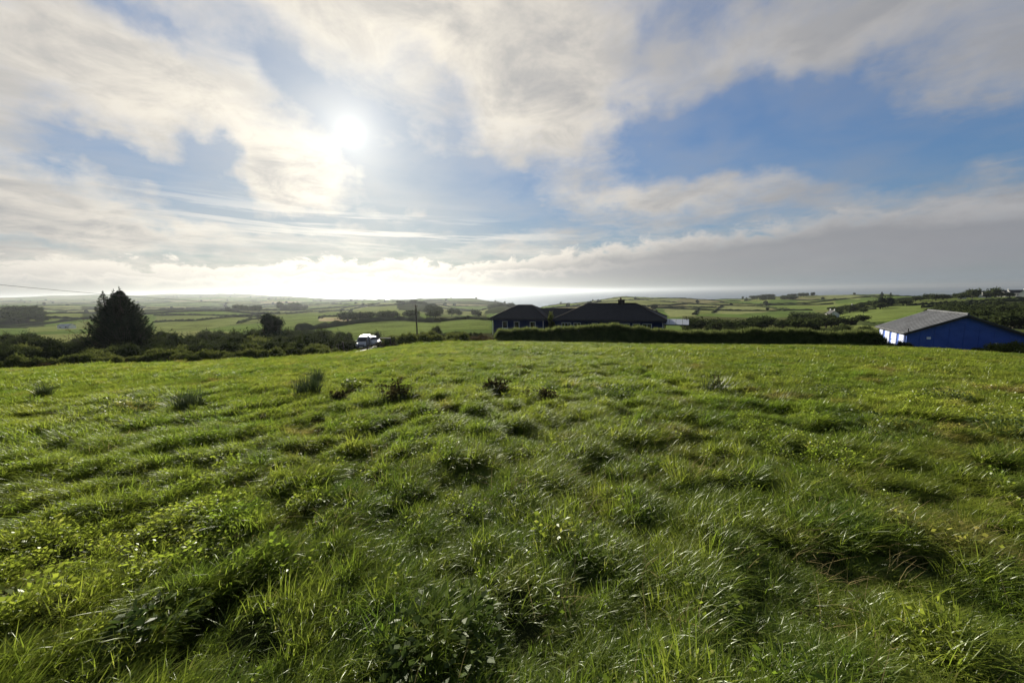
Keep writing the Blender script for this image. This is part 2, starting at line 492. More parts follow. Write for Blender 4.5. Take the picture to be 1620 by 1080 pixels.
for pxc in sorted(COLS):
    a = None; pts = [(0.0, 0.0)]
    for Y, py in COLS[pxc]:
        d = ray(pxc, py); t = Y/d[1]
        p = CAM+d*t; rad = math.hypot(p[0], p[1]); pts.append((rad, p[2]))
    d = ray(pxc, 462); a = math.degrees(math.atan2(d[0], d[1]))
    re_, ze = pts[1]
    prof = [(re_*t, ze*(0.80*t+0.20*t*t)) for t in (0, 0.15, 0.3, 0.5, 0.7, 0.85)]+pts[1:]
    prof += [(prof[-1][0]*1.25, min(prof[-1][1]-25, -70)), (prof[-1][0]*1.6, SEA-8), (12000, SEA-8)]
    xs, zs = np.array([q[0] for q in prof]), np.array([q[1] for q in prof])
    col_az.append(a); col_z.append(np.interp(np.log(rr+6), np.log(xs+6), zs))
plane = []
for a in (-180, -140, -105, 105, 140, 180):
    y = rr*math.cos(R(a)); x = rr*math.sin(R(a))
    z = np.clip(-0.10*y, -8, 4.0)-np.minimum(abs(x), 60)*0.05
    plane.append((a, z))
allc = sorted(list(zip(col_az, col_z))+plane, key=lambda q: q[0])
ca = np.array([q[0] for q in allc]); cz = np.array([q[1] for q in allc])
HG = np.empty((AZN, NLR))
for j in range(NLR):
    HG[:, j] = np.interp(azg, ca, cz[:, j])


def blur(a, n, axis):
    k_ = np.exp(-np.linspace(-2, 2, 2*n+1)**2); k_ /= k_.sum()
    pad = [(0, 0), (0, 0)]; pad[axis] = (n, n)
    b = np.pad(a, pad, mode='wrap' if axis == 0 else 'edge')
    return sum(k_[i]*np.take(b, range(i, i+a.shape[axis]), axis=axis) for i in range(2*n+1))


HG = blur(blur(HG, 2, 0), 4, 1)


def H0(x, y):
    x = np.asarray(x, float); y = np.asarray(y, float)
    r_ = np.hypot(x, y)+1e-6
    a = (np.degrees(np.arctan2(x, y))+180)/360*(AZN-1)
    b = np.clip((np.log(r_)-LR0)/(LR1-LR0), 0, 1)*(NLR-1)
    ai = np.clip(np.floor(a).astype(int), 0, AZN-2); bi = np.clip(np.floor(b).astype(int), 0, NLR-2)
    fa, fb = a-ai, b-bi
    z = (HG[ai, bi]*(1-fa)+HG[ai+1, bi]*fa)*(1-fb)+(HG[ai, bi+1]*(1-fa)+HG[ai+1, bi+1]*fa)*fb
    return np.where(r_ < 0.4, 0.0, z)


def tuss(x, y):
    """lumpy sward: 0..1 height of the tussocks"""
    n = 0.16*fbm(x*0.9+5, y*0.9, 2)+0.84*fbm(x*2.8+9, y*2.8+4, 3)
    return np.clip((n-0.28)/0.45, 0, 1)


def H(x, y):
    x = np.asarray(x, float); y = np.asarray(y, float)
    r_ = np.hypot(x, y)
    nearf = np.clip((75-r_)/30, 0, 1)
    z = H0(x, y)
    z = z+nearf*np.clip(r_/2, 0.2, 1)*(0.13*(tuss(x, y)-0.5)+0.06*(fbm(x*0.2+40, y*0.2+3, 2)-0.5))
    far = np.clip((r_-130)/500, 0, 1)
    z = z+far*(fbm(x*0.0036+3, y*0.0036+8, 3)-0.5)*np.clip(r_*0.026, 0, 28)
    return z


def at(px, Y, dz=0.0):
    x = (px-W_PX/2)/F_PX*Y
    for _ in range(6):
        z = float(H(x, Y)); q = project((x, Y, z))[0]
        x += (px-q)/F_PX*Y
    return Vector((x, Y, float(H(x, Y))+dz))


def hits(pts):
    """image points -> points on the ground (rays marched to the terrain)"""
    ts = np.exp(np.linspace(math.log(2.0), math.log(9000), 1400))
    res = []
    for px, py in pts:
        d = ray(px, py)
        P = CAM[None]+d[None]*ts[:, None]
        below = P[:, 2] < H(P[:, 0], P[:, 1])
        i = int(np.argmax(below)) if below.any() else len(ts)-1
        res.append((P[i, 0], P[i, 1]))
    return np.array(res)


def inside(px, py, poly):
    n = len(poly); r_ = np.zeros(px.shape, bool)
    j = n-1
    for i in range(n):
        xi, yi = poly[i]; xj, yj = poly[j]
        c = ((yi > py) != (yj > py)) & (px < (xj-xi)*(py-yi)/(yj-yi+1e-12)+xi)
        r_ ^= c; j = i
    return r_


# ground sheet: polar grid round the camera's field
azf = np.concatenate((np.linspace(-180, -66, 46), np.linspace(-65.8, 65.8, 640), np.linspace(66, 180, 46)))[:-1]
rf = np.concatenate((np.geomspace(0.35, 9000, 620), [11500]))
na, nr = len(azf), len(rf)
AA, RR = np.meshgrid(np.radians(azf), rf, indexing='ij')
GX, GY = np.sin(AA)*RR, np.cos(AA)*RR
GZ = H(GX, GY)
gv = np.stack((GX, GY, GZ), -1).reshape(-1, 3)
ii, jj = np.meshgrid(np.arange(na), np.arange(nr-1), indexing='ij')
i2 = (ii+1) % na
gf = np.stack((ii*nr+jj, ii*nr+jj+1, i2*nr+jj+1, i2*nr+jj), -1).reshape(-1, 4)
gv = np.vstack((gv, [[0, 0, 0]]))
cen = len(gv)-1
i1 = np.arange(na)
gt = np.stack((np.full(na, cen), i1*nr, ((i1+1) % na)*nr), -1)

# field colours, laid on the map: Voronoi fields on the hills, then the ones the photo shows
fld_pts = []
for gx in range(-26, 27):
    for gy in range(-1, 30):
        s_ = 195.0
        fld_pts.append(((gx+0.5*(gy % 2)+random.uniform(-.38, .38))*s_, (gy+random.uniform(-.38, .38))*s_*0.9+40))
fld_pts = np.array(fld_pts)
PAL = np.array([(0.080, 0.115, 0.030), (0.100, 0.130, 0.036), (0.070, 0.100, 0.028), (0.125, 0.135, 0.050), (0.090, 0.105, 0.034), (0.150, 0.140, 0.065), (0.045, 0.055, 0.020), (0.085, 0.120, 0.028)])
fld_col = PAL[rng.integers(0, len(PAL), len(fld_pts))]
gcol = np.tile(np.array([0.030, 0.036, 0.012]), (len(gv), 1))
rad = np.hypot(gv[:, 0], gv[:, 1])
farm = np.where(rad > 62)[0]
for k0 in range(0, len(farm), 4000):
    idx = farm[k0:k0+4000]
    d2 = (gv[idx, 0][:, None]-fld_pts[:, 0][None])**2+(gv[idx, 1][:, None]-fld_pts[:, 1][None])**2
    gcol[idx] = fld_col[np.argmin(d2, 1)]
PASTURE = (0.115, 0.135, 0.042); LUSH = (0.095, 0.122, 0.034); STUBBLE = (0.26, 0.22, 0.12); ROUGH = (0.060, 0.065, 0.026); WOODF = (0.028, 0.034, 0.015); PALE = (0.150, 0.165, 0.065)
AREAS = [
    ([(-60, 500), (70, 492), (72, 520), (-60, 522)], WOODF), ([(0, 486), (130, 484), (130, 490), (0, 492)], PALE),
    ([(45, 518), (140, 508), (140, 520), (45, 526)], PASTURE), ([(50, 498), (130, 496), (130, 506), (50, 508)], PASTURE),
    ([(245, 500), (365, 498), (370, 501), (245, 510)], PASTURE), ([(245, 511), (370, 502), (415, 501), (410, 506), (300, 524), (245, 526)], PASTURE),
    ([(420, 505), (450, 498), (560, 491), (556, 497), (505, 512), (470, 518), (440, 517)], LUSH), ([(505, 503), (580, 499), (575, 506), (505, 508)], STUBBLE),
    ([(440, 493), (560, 487), (600, 481), (590, 486), (500, 494)], PALE), ([(560, 495), (572, 487), (610, 482), (660, 484), (670, 494), (640, 500), (580, 501)], PASTURE),
    ([(490, 528), (560, 514), (640, 508), (680, 510), (772, 504), (776, 521), (690, 522), (655, 530), (600, 536), (540, 533)], LUSH),
    ([(630, 490), (625, 480), (650, 477), (690, 490), (670, 494)], WOODF), ([(690, 500), (770, 497), (772, 503), (690, 506)], ROUGH),
    ([(765, 497), (780, 480), (815, 479), (830, 490), (830, 500)], WOODF),
    ([(930, 478), (1010, 471), (1080, 473), (1060, 477), (960, 482)], PALE), ([(1050, 489), (1105, 486), (1100, 500), (1060, 502)], PALE),
    ([(1105, 486), (1135, 486), (1125, 496), (1102, 497)], PASTURE), ([(1140, 484), (1210, 482), (1220, 492), (1170, 497), (1130, 496)], PALE),
    ([(1090, 480), (1140, 479), (1138, 484), (1085, 485)], PALE), ([(1200, 470), (1240, 473), (1215, 478), (1180, 477)], PASTURE),
    ([(1260, 476), (1320, 475), (1330, 483), (1262, 484)], PASTURE), ([(1300, 467), (1362, 468), (1362, 474), (1310, 474)], PALE),
    ([(1300, 496), (1345, 490), (1420, 481), (1520, 476), (1500, 481), (1450, 492), (1400, 508), (1370, 512), (1300, 512)], LUSH),
    ([(1460, 490), (1520, 481), (1640, 476), (1660, 520), (1600, 520), (1520, 500)], WOODF), ([(1520, 476), (1640, 471), (1640, 476), (1540, 480)], ROUGH),
    ([(1280, 513), (1390, 514), (1390, 522), (1290, 524)], PASTURE), ([(1080, 500), (1300, 498), (1300, 530), (1080, 530)], ROUGH),
]
for poly, c_ in AREAS:
    pm = hits(poly)
    mask = inside(gv[:, 0], gv[:, 1], pm) & (rad > 70)
    gcol[mask] = c_
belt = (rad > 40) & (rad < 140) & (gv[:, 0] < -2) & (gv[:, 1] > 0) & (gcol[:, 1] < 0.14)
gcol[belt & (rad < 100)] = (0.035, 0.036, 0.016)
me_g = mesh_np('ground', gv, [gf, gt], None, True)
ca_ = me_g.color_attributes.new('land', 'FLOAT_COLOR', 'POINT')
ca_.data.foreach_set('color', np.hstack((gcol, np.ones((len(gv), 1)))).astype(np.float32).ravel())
gm = bpy.data.materials.new('ground_turf'); gm.use_nodes = True
t = gm.node_tree; E.nt = t; p = t.nodes['Principled BSDF']
p.inputs['Roughness'].default_value = 0.95; p.inputs['Specular IOR Level'].default_value = 0.0
at_n = t.nodes.new('ShaderNodeAttribute'); at_n.attribute_name = 'land'
gpos = t.nodes.new('ShaderNodeNewGeometry').outputs['Position']
f1 = sstep(noise(gpos, 0.05, 6, 0.65), 0.3, 0.7, 0.72, 1.25)
f2 = sstep(noise(gpos, 1.4, 5, 0.65), 0.3, 0.7, 0.7, 1.25)
t.links.new(scalec(at_n.outputs['Color'], f1*f2), p.inputs['Base Color'])
b_ = t.nodes.new('ShaderNodeBump'); b_.inputs['Strength'].default_value = 0.9; b_.inputs['Distance'].default_value = 0.35
t.links.new(noise(gpos, 1.1, 6, 0.7).s, b_.inputs['Height']); t.links.new(b_.outputs[0], p.inputs['Normal'])
me_g.materials.append(gm)
link('ground', me_g, kind='structure')

# sea
wm = bpy.data.materials.new('sea_water'); wm.use_nodes = True
t = wm.node_tree; E.nt = t; p = t.nodes['Principled BSDF']
t.nodes.remove(p)
df = t.nodes.new('ShaderNodeBsdfDiffuse'); df.inputs[0].default_value = (0.075, 0.105, 0.135, 1)
gl = t.nodes.new('ShaderNodeBsdfGlossy'); gl.inputs['Roughness'].default_value = 0.17; gl.inputs['Color'].default_value = (0.8, 0.85, 0.9, 1)
gpos = t.nodes.new('ShaderNodeNewGeometry').outputs['Position']
b_ = t.nodes.new('ShaderNodeBump'); b_.inputs['Strength'].default_value = 0.2; b_.inputs['Distance'].default_value = 2.0
t.links.new(noise(gpos, 0.02, 6, 0.7).s, b_.inputs['Height']); t.links.new(b_.outputs[0], gl.inputs['Normal'])
mx = t.nodes.new('ShaderNodeMixShader'); mx.inputs[0].default_value = 0.36
t.links.new(df.outputs[0], mx.inputs[1]); t.links.new(gl.outputs[0], mx.inputs[2]); t.links.new(mx.outputs[0], t.nodes['Material Output'].inputs[0])
sv, sf = [], []
ra_ = [600, 1500, 3000, 6000, 12000, 20000, 30000]; nA = 96
for q in ra_:
    for i in range(nA): sv.append((q*math.sin(2*math.pi*i/nA), q*math.cos(2*math.pi*i/nA), SEA))
for j in range(len(ra_)-1):
    for i in range(nA): i2_ = (i+1) % nA; sf.append((j*nA+i, (j+1)*nA+i, (j+1)*nA+i2_, j*nA+i2_))
sf = [tuple(reversed(q)) for q in sf]
me_s = mesh_np('sea', np.array(sv), np.array(sf), wm)
link('sea', me_s, kind='structure')

# haze: one closed box of even thin air
hm = bpy.data.materials.new('haze_air'); hm.use_nodes = True
t = hm.node_tree; t.nodes.clear()
o_ = t.nodes.new('ShaderNodeOutputMaterial'); pv = t.nodes.new('ShaderNodeVolumePrincipled')
pv.inputs['Color'].default_value = (0.50, 0.54, 0.58, 1); pv.inputs['Density'].default_value = 0.00008; pv.inputs['Anisotropy'].default_value = 0.68
t.links.new(pv.outputs[0], o_.inputs['Volume'])
hz_lo, hz_hi = float(GZ.min())-1.0, max(20.0, float(GZ.max())+12.0)
mb = MB(); mb.box((0, 0, (hz_lo+hz_hi)/2), (64000, 64000, hz_hi-hz_lo))
hz_o = mb.obj('haze', hm, kind='stuff')

# ------------------------------------------------------------------ grass
def blades(n, L, w, ph0, ph1, head, hs, radius, seg=4, rg=rng):
    """n curved grass blades rooted inside a disc; returns verts, quads"""
    a = rg.random(n)*2*np.pi; q = np.sqrt(rg.random(n))*radius
    rx, ry = q*np.cos(a), q*np.sin(a)
    ln = rg.uniform(*L, n); ww = rg.uniform(*w, n)
    p0 = np.radians(rg.uniform(*ph0, n)); p1 = np.radians(rg.uniform(*ph1, n))
    hd = head+rg.normal(0, hs, n); twist = rg.normal(0, 0.5, n); dh = rg.normal(0, 0.35, n)
    P = np.stack((rx, ry, np.zeros(n)-0.01), -1)
    V = []
    for i in range(seg+1):
        t_ = i/seg
        ph = p0+(p1-p0)*t_**1.2; h = hd+dh*t_
        d = np.stack((np.sin(ph)*np.cos(h), np.sin(ph)*np.sin(h), np.cos(ph)), -1)
        if i: P = P+d*(ln/seg)[:, None]
        wd = ww*(1-t_**2.2)*0.5*(0.75+0.25*min(1, t_*4))+0.0003
        tw = twist*t_
        side = np.stack((-np.sin(h)*np.cos(tw), np.cos(h)*np.cos(tw), np.sin(tw)), -1)
        V += [P-side*wd[:, None], P+side*wd[:, None]]
    V = np.stack(V, 1)                       # n, 2(seg+1), 3
    m_ = 2*(seg+1); base = np.arange(n)[:, None]*m_
    Fq = np.concatenate([base+np.array([[2*i, 2*i+1, 2*i+3, 2*i+2]]) for i in range(seg)], 0)
    return V.reshape(-1, 3), Fq


def leaves(cen, nrm, length, width, rg=rng, droop=0.3):
    """small pointed leaves (two quads each, folded along the midrib) at points cen pointing along nrm"""
    n = len(cen)
    d = nrm/np.linalg.norm(nrm, axis=1)[:, None]
    up = rg.normal(0, 1, (n, 3)); up -= (up*d).sum(1)[:, None]*d; up /= np.linalg.norm(up, axis=1)[:, None]
    sd = np.cross(d, up)
    L_ = (length*rg.uniform(0.7, 1.3, n))[:, None]; W_ = (width*rg.uniform(0.7, 1.3, n))[:, None]
    a = cen; b = cen+d*L_*0.5+sd*W_*0.5+up*W_*0.12; c = cen+d*L_-np.array([0, 0, 1])*L_*droop*0.3; e = cen+d*L_*0.5-sd*W_*0.5+up*W_*0.12
    V = np.stack((a, b, c, e), 1).reshape(-1, 3)
    return V, np.arange(n*4).reshape(n, 4)


def joinm(parts):
    vs_, fs_, o = [], [], 0
    for v, f in parts:
        vs_.append(v); fs_.append(f+o); o += len(v)
    return np.vstack(vs_), np.vstack(fs_)


def grass_material():
    m = bpy.data.materials.new('grass_blades'); m.use_nodes = True
    t = m.node_tree; E.nt = t; p = t.nodes['Principled BSDF']
    oi = t.nodes.new('ShaderNodeObjectInfo'); pos = t.nodes.new('ShaderNodeNewGeometry').outputs['Position']
    rnd = E(oi.outputs['Random'])
    big = sstep(noise(pos, 0.22, 4, 0.6), 0.36, 0.66)
    mid = sstep(noise(pos, 1.6, 4, 0.6), 0.32, 0.68)
    c1 = mixc(E.m('MINIMUM', big*0.45+mid*0.30+rnd*0.45-0.08, 1.0), (0.054, 0.094, 0.009), (0.145, 0.168, 0.019))
    fine = noise(pos, 26.0, 2, 0.5)
    c2 = mixc(sstep(fine+rnd*0.12, 0.66, 0.80, 0.0, 0.55), c1, (0.20, 0.17, 0.07))
    dry = sstep(noise(pos, 0.55, 4, 0.6)+rnd*0.05, 0.60, 0.76, 0.0, 0.62)
    c3 = mixc(dry, c2, (0.16, 0.11, 0.04))
    t.nodes.remove(p)
    df = t.nodes.new('ShaderNodeBsdfDiffuse'); t.links.new(c3, df.inputs[0])
    tr = t.nodes.new('ShaderNodeBsdfTranslucent'); t.links.new(scalec(c3, 2.1), tr.inputs[0])
    mx = t.nodes.new('ShaderNodeMixShader'); mx.inputs[0].default_value = 0.50
    t.links.new(df.outputs[0], mx.inputs[1]); t.links.new(tr.outputs[0], mx.inputs[2])
    gl = t.nodes.new('ShaderNodeBsdfGlossy'); gl.inputs['Color'].default_value = (0.9, 0.95, 0.85, 1); gl.inputs['Roughness'].default_value = 0.34
    m2 = t.nodes.new('ShaderNodeMixShader'); m2.inputs[0].default_value = 0.015
    t.links.new(mx.outputs[0], m2.inputs[1]); t.links.new(gl.outputs[0], m2.inputs[2])
    t.links.new(m2.outputs[0], t.nodes['Material Output'].inputs[0])
    return m


M['grass'] = grass_material()
M['straw'] = mat('straw_stalks', (0.20, 0.165, 0.075), 0.8, 0.0, base2=(0.30, 0.24, 0.11), vscale=2, transl=0.35)
src = bpy.data.collections.new('grass_sources')
NS = 0


def source(v, f):
    global NS
    o = bpy.data.objects.new('grass_clump_%02d' % NS, mesh_np('grass_clump', v, f, 'grass')); src.objects.link(o); NS += 1


g2 = np.random.default_rng(21)
for i in range(6):      # 0-5 lying, wind-laid sward, near
    source(*blades(110, (0.08, 0.25), (0.0035, 0.0065), (12, 66), (55, 112), 0.0, 0.95, 0.13, 4, g2))
for i in range(2):      # 6-7 upright tufts, near
    source(*blades(60, (0.12, 0.26), (0.004, 0.008), (2, 30), (25, 90), 0.0, 1.8, 0.09, 4, g2))
for i in range(2):      # 8-9 broad-leaved herbs, near
    n = 55; a = g2.random(n)*6.283; q = np.sqrt(g2.random(n))*0.13
    c_ = np.stack((q*np.cos(a), q*np.sin(a), g2.uniform(0.02, 0.14, n)), -1)
    d_ = np.stack((np.cos(a)+g2.normal(0, .5, n), np.sin(a)+g2.normal(0, .5, n), g2.uniform(-0.1, 0.9, n)), -1)
    source(*joinm([leaves(c_, d_, 0.036, 0.022, g2), blades(26, (0.1, 0.24), (0.003, 0.006), (5, 40), (50, 100), 0.0, 1.0, 0.12, 3, g2)]))
for i in range(4):      # 10-13 coarser clumps for the middle distance
    source(*blades(85, (0.09, 0.26), (0.007, 0.011), (5, 55), (45, 105), 0.0, 1.0, 0.17, 3, g2))
for i in range(3):      # 14-16 far tufts
    source(*blades(75, (0.10, 0.27), (0.013, 0.022), (5, 55), (40, 105), 0.0, 1.2, 0.22, 2, g2))

for i in range(2):      # 17-18 dead straw and bent stalks
    v_, f_ = blades(16, (0.16, 0.36), (0.002, 0.004), (10, 70), (50, 105), 0.0, 1.3, 0.16, 3, g2)
    o = bpy.data.objects.new('grass_clump_%02d' % NS, mesh_np('grass_clump', v_, f_, 'straw')); src.objects.link(o); NS += 1

# field outline (far edge) by azimuth, so that grass stops at the hedges
edge_az = np.array(col_az); edge_r = []
for pxc in sorted(COLS):
    Y, py = COLS[pxc][0]; d = ray(pxc, py); t_ = Y/d[1]; edge_r.append(math.hypot(*(CAM+d*t_)[:2]))
edge_r = np.array(edge_r)


def field_r(x, y): return np.interp(np.degrees(np.arctan2(x, y)), edge_az, edge_r)


def scatter(r0, r1, dens, half=62.0):
    n = int(dens*(r1*r1-r0*r0)*R(half))
    r_ = np.sqrt(g2.uniform(r0*r0, r1*r1, n)); a = np.radians(g2.uniform(-half, half, n))
    return r_*np.sin(a), r_*np.cos(a)


def flow(x, y):
    """heading of the laid grass: mostly downwind to the right and towards the camera, swirling"""
    return -0.45+2.6*(fbm(x*0.28+11, y*0.28+2, 3)-0.5)*1.6+1.2*(fbm(x*1.3+3, y*1.3, 2)-0.5)


def grass_points(x, y, kinds, weights, smin, smax):
    keep = np.hypot(x, y) < field_r(x, y)+0.4
    x, y = x[keep], y[keep]
    tu = tuss(x, y)
    hollow = fbm(x*1.9+31, y*1.9+7, 3)
    keep = g2.random(len(x)) < np.clip((hollow-0.30)/0.16, np.where(np.hypot(x, y) < 10, 0.5, 0.2), 1.0)
    x, y, tu = x[keep], y[keep], tu[keep]
    n = len(x)
    s = (smin+(smax-smin)*tu)*g2.uniform(0.7, 1.3, n)
    rot = np.stack((g2.normal(0, 0.10, n), g2.normal(0, 0.10, n), flow(x, y)+g2.normal(0, 0.45, n)), -1)
    # pure upright tufts and herbs turn freely
    idx = g2.choice(kinds, n, p=np.array(weights)/sum(weights))
    herb = fbm(x*0.35+71, y*0.35+13, 3)
    hk = [k_ for k_ in kinds if k_ in (8, 9)]
    if hk: idx = np.where((herb > 0.66) & (g2.random(n) < 0.5), g2.choice(hk, n), idx)
    return np.stack((x, y, H(x, y)-0.005), -1), rot, s, idx


sets = [
    grass_points(*scatter(0.8, 4.5, 240, 75), [0, 1, 2, 3, 4, 5, 6, 7, 8, 9], [1, 1, 1, 1, 1, 1, .35, .35, .15, .15], 0.42, 1.0),
    grass_points(*scatter(4.5, 9.0, 190, 66), [0, 1, 2, 3, 4, 5, 6, 7, 8, 9], [1, 1, 1, 1, 1, 1, .35, .35, .15, .15], 0.42, 1.05),
    grass_points(*scatter(9.0, 20.0, 100), [10, 11, 12, 13, 6, 8], [1, 1, 1, 1, .2, .2], 0.42, 1.05),
    grass_points(*scatter(20.0, 75.0, 24), [14, 15, 16], [1, 1, 1], 0.40, 1.15),
]
for r0_, r1_, dn_ in ((0.8, 8.0, 7.0), (8.0, 20.0, 4.0)):
    x_, y_ = scatter(r0_, r1_, dn_, 70)
    kp = fbm(x_*0.5+90, y_*0.5+17, 3) > 0.47
    sets.append(grass_points(x_[kp], y_[kp], [17, 18], [1, 1], 0.7, 1.0))
# rank grass left uncut along the field's edge
ea_ = np.radians(g2.uniform(-58, 58, 2600)); er_ = np.interp(np.degrees(ea_), edge_az, edge_r)+g2.uniform(-1.6, 0.35, 2600)
ex_, ey_ = er_*np.sin(ea_), er_*np.cos(ea_)
kp = fbm(ex_*0.4+3, ey_*0.4, 3) > 0.46
sets.append(grass_points(ex_[kp], ey_[kp], [14, 15, 16, 17], [1, 1, 1, .6], 1.3, 2.3))
gp = np.vstack([q[0] for q in sets]); gr = np.vstack([q[1] for q in sets])
gs = np.concatenate([q[2] for q in sets]); gi = np.concatenate([q[3] for q in sets])


def instancer(name, pts, rot, scl, idx, coll):
    me = bpy.data.meshes.new(name); n = len(pts)
    me.vertices.add(n); me.vertices.foreach_set('co', pts.astype(np.float32).ravel())
    for nm, ty, dat, fld in (('turn', 'FLOAT_VECTOR', rot.astype(np.float32), 'vector'), ('size', 'FLOAT', scl.astype(np.float32), 'value'), ('pick', 'INT', idx.astype(np.int32), 'value')):
        a_ = me.attributes.new(nm, ty, 'POINT'); a_.data.foreach_set(fld, dat.ravel())
    o = link(name, me, kind='stuff')
    ng = bpy.data.node_groups.new(name+'_scatter', 'GeometryNodeTree')
    ng.interface.new_socket('Geometry', in_out='INPUT', socket_type='NodeSocketGeometry')
    ng.interface.new_socket('Geometry', in_out='OUTPUT', socket_type='NodeSocketGeometry')
    gi_, go_ = ng.nodes.new('NodeGroupInput'), ng.nodes.new('NodeGroupOutput')
    ci = ng.nodes.new('GeometryNodeCollectionInfo'); ci.inputs[0].default_value = coll
    ci.inputs['Separate Children'].default_value = True; ci.inputs['Reset Children'].default_value = True
    iop = ng.nodes.new('GeometryNodeInstanceOnPoints'); iop.inputs['Pick Instance'].default_value = True

    def attr(nm, ty):
        q = ng.nodes.new('GeometryNodeInputNamedAttribute'); q.data_type = ty; q.inputs[0].default_value = nm
        return q.outputs[0]
    ng.links.new(gi_.outputs[0], iop.inputs['Points']); ng.links.new(ci.outputs[0], iop.inputs['Instance'])
    ng.links.new(attr('pick', 'INT'), iop.inputs['Instance Index'])
    e2r = ng.nodes.new('FunctionNodeEulerToRotation'); ng.links.new(attr('turn', 'FLOAT_VECTOR'), e2r.inputs[0])
    ng.links.new(e2r.outputs[0], iop.inputs['Rotation']); ng.links.new(attr('size', 'FLOAT'), iop.inputs['Scale'])
    ng.links.new(iop.outputs[0], go_.inputs[0])
    md = o.modifiers.new('scatter', 'NODES'); md.node_group = ng
    return o


go = instancer('grass', gp, gr, gs, gi, src)

# ------------------------------------------------------------------ foliage builders
ICO = None


def lump(c, r, seed, sub=2, rough=0.25):
    """a small rough ball, added inside a crown as a core that blocks light"""
    import bmesh
    bm = bmesh.new(); bmesh.ops.create_icosphere(bm, subdivisions=sub, radius=1.0)
    v = np.array([q.co[:] for q in bm.verts]); f = np.array([[l.index for l in q.verts] for q in bm.faces]); bm.free()
    rs = np.random.default_rng(seed)
    v = v*(1+rs.normal(0, rough*0.5, (len(v), 1)))*np.array(r)+np.array(c)
    return v, f


def crown_mesh(name, lobes, n, leaf, m, seed, core=0.64, droop=0.4, up=0.2, aspect=0.55):
    """leaf-sized faces through the outer part of a union of lobes, round a rough core added to block light"""
    rs = np.random.default_rng(seed)
    lob = np.array([(*c, *r) for c, r in lobes], float)
    vol = lob[:, 3]*lob[:, 4]+lob[:, 4]*lob[:, 5]; k_ = rs.choice(len(lob), n, p=vol/vol.sum())
    d = rs.normal(0, 1, (n, 3)); d /= np.linalg.norm(d, axis=1)[:, None]
    rad_ = 0.60+0.50*rs.random(n)**0.7+(rs.random(n) < .10)*rs.uniform(0, .38, n)
    clump = 0.86+0.30*np.sin(d[:, 0]*7+k_)*np.sin(d[:, 1]*8+1.3*k_)*np.sin(d[:, 2]*7+0.4)
    P = lob[k_, :3]+d*(rad_*clump)[:, None]*lob[k_, 3:]
    P[:, 2] = np.maximum(P[:, 2], 0.02)
    D = d+rs.normal(0, 0.55, (n, 3)); D[:, 2] += up
    V, Fq = leaves(P, D, leaf, leaf*aspect, rs, droop)
    vs_, quads, tris, o = [V], [Fq], [], len(V)
    for i, (c, r) in enumerate(lobes):
        v, f = lump(c, np.array(r)*core, seed*31+i)  # solid core added inside each lobe to block light
        v[:, 2] = np.maximum(v[:, 2], 0.0)
        vs_.append(v); tris.append(f+o); o += len(v)
    return mesh_np(name, np.vstack(vs_), [np.vstack(quads), np.vstack(tris)], m)


def bush_lobes(w, d, h, seed, n=6):
    rs = random.Random(seed); L_ = []
    for i in range(n):
        x = rs.uniform(-.5, .5)*w*0.72; y = rs.uniform(-.5, .5)*d*0.72
        e = max(0.35, 1-((2*x/w)**2+(2*y/d)**2)*0.7); r = rs.uniform(.22, .36)*w
        hh = h*e*rs.uniform(.75, 1.08)
        L_.append(((x, y, hh*0.48), (r, r*d/w*rs.uniform(.9, 1.2), hh*0.52)))
    return L_


def stems_mesh(name, h, w, seed, n=5, m='bark'):
    rs = random.Random(seed); b = MB()
    for i in range(n):
        a = rs.uniform(0, 6.28); q = rs.uniform(0.1, 0.4)*w
        b.tube([(0.05*math.cos(a), 0.05*math.sin(a), -0.25), (q*.5*math.cos(a), q*.5*math.sin(a), h*.35), (q*math.cos(a), q*math.sin(a), h*.75)], [.035, .025, .008], 5)
    return b.mesh(name, m)


BUSH = {}


def bush(kind, w, d, h, seed, n, leaf, m, nm='bush', cat='bush'):
    """a bush of unit build, kept out of the picture until placed"""
    root = bpy.data.objects.new(nm, None); root['category'] = cat
    f = bpy.data.objects.new('foliage', crown_mesh('foliage', bush_lobes(w, d, h, seed), n, leaf, m, seed)); f.parent = root
    s_ = bpy.data.objects.new('stem', stems_mesh('stem', h, w, seed)); s_.parent = root
    BUSH[kind] = root
    return root


def place(kind, loc, rz, sc, label, group=None, name=None):
    r = dup(BUSH[kind], loc, rz, sc, label, group)
    if name: r.name = name
    return r


for i in range(4): bush('scrub%d' % i, 3.0, 2.6, 2.1, 100+i, 2800, 0.23, 'scrub')
for i in range(3): bush('dark%d' % i, 3.4, 3.0, 2.8, 200+i, 2800, 0.22, 'dark_leaf')
for i in range(3): bush('bracken%d' % i, 2.2, 1.8, 1.1, 300+i, 1500, 0.17, 'bracken')
for i in range(3): bush('tree%d' % i, 5.0, 4.6, 5.0, 400+i, 2600, 0.34, 'dark_leaf', 'broadleaf_tree', 'tree')

# ------------------------------------------------------------------ big conifer on the left


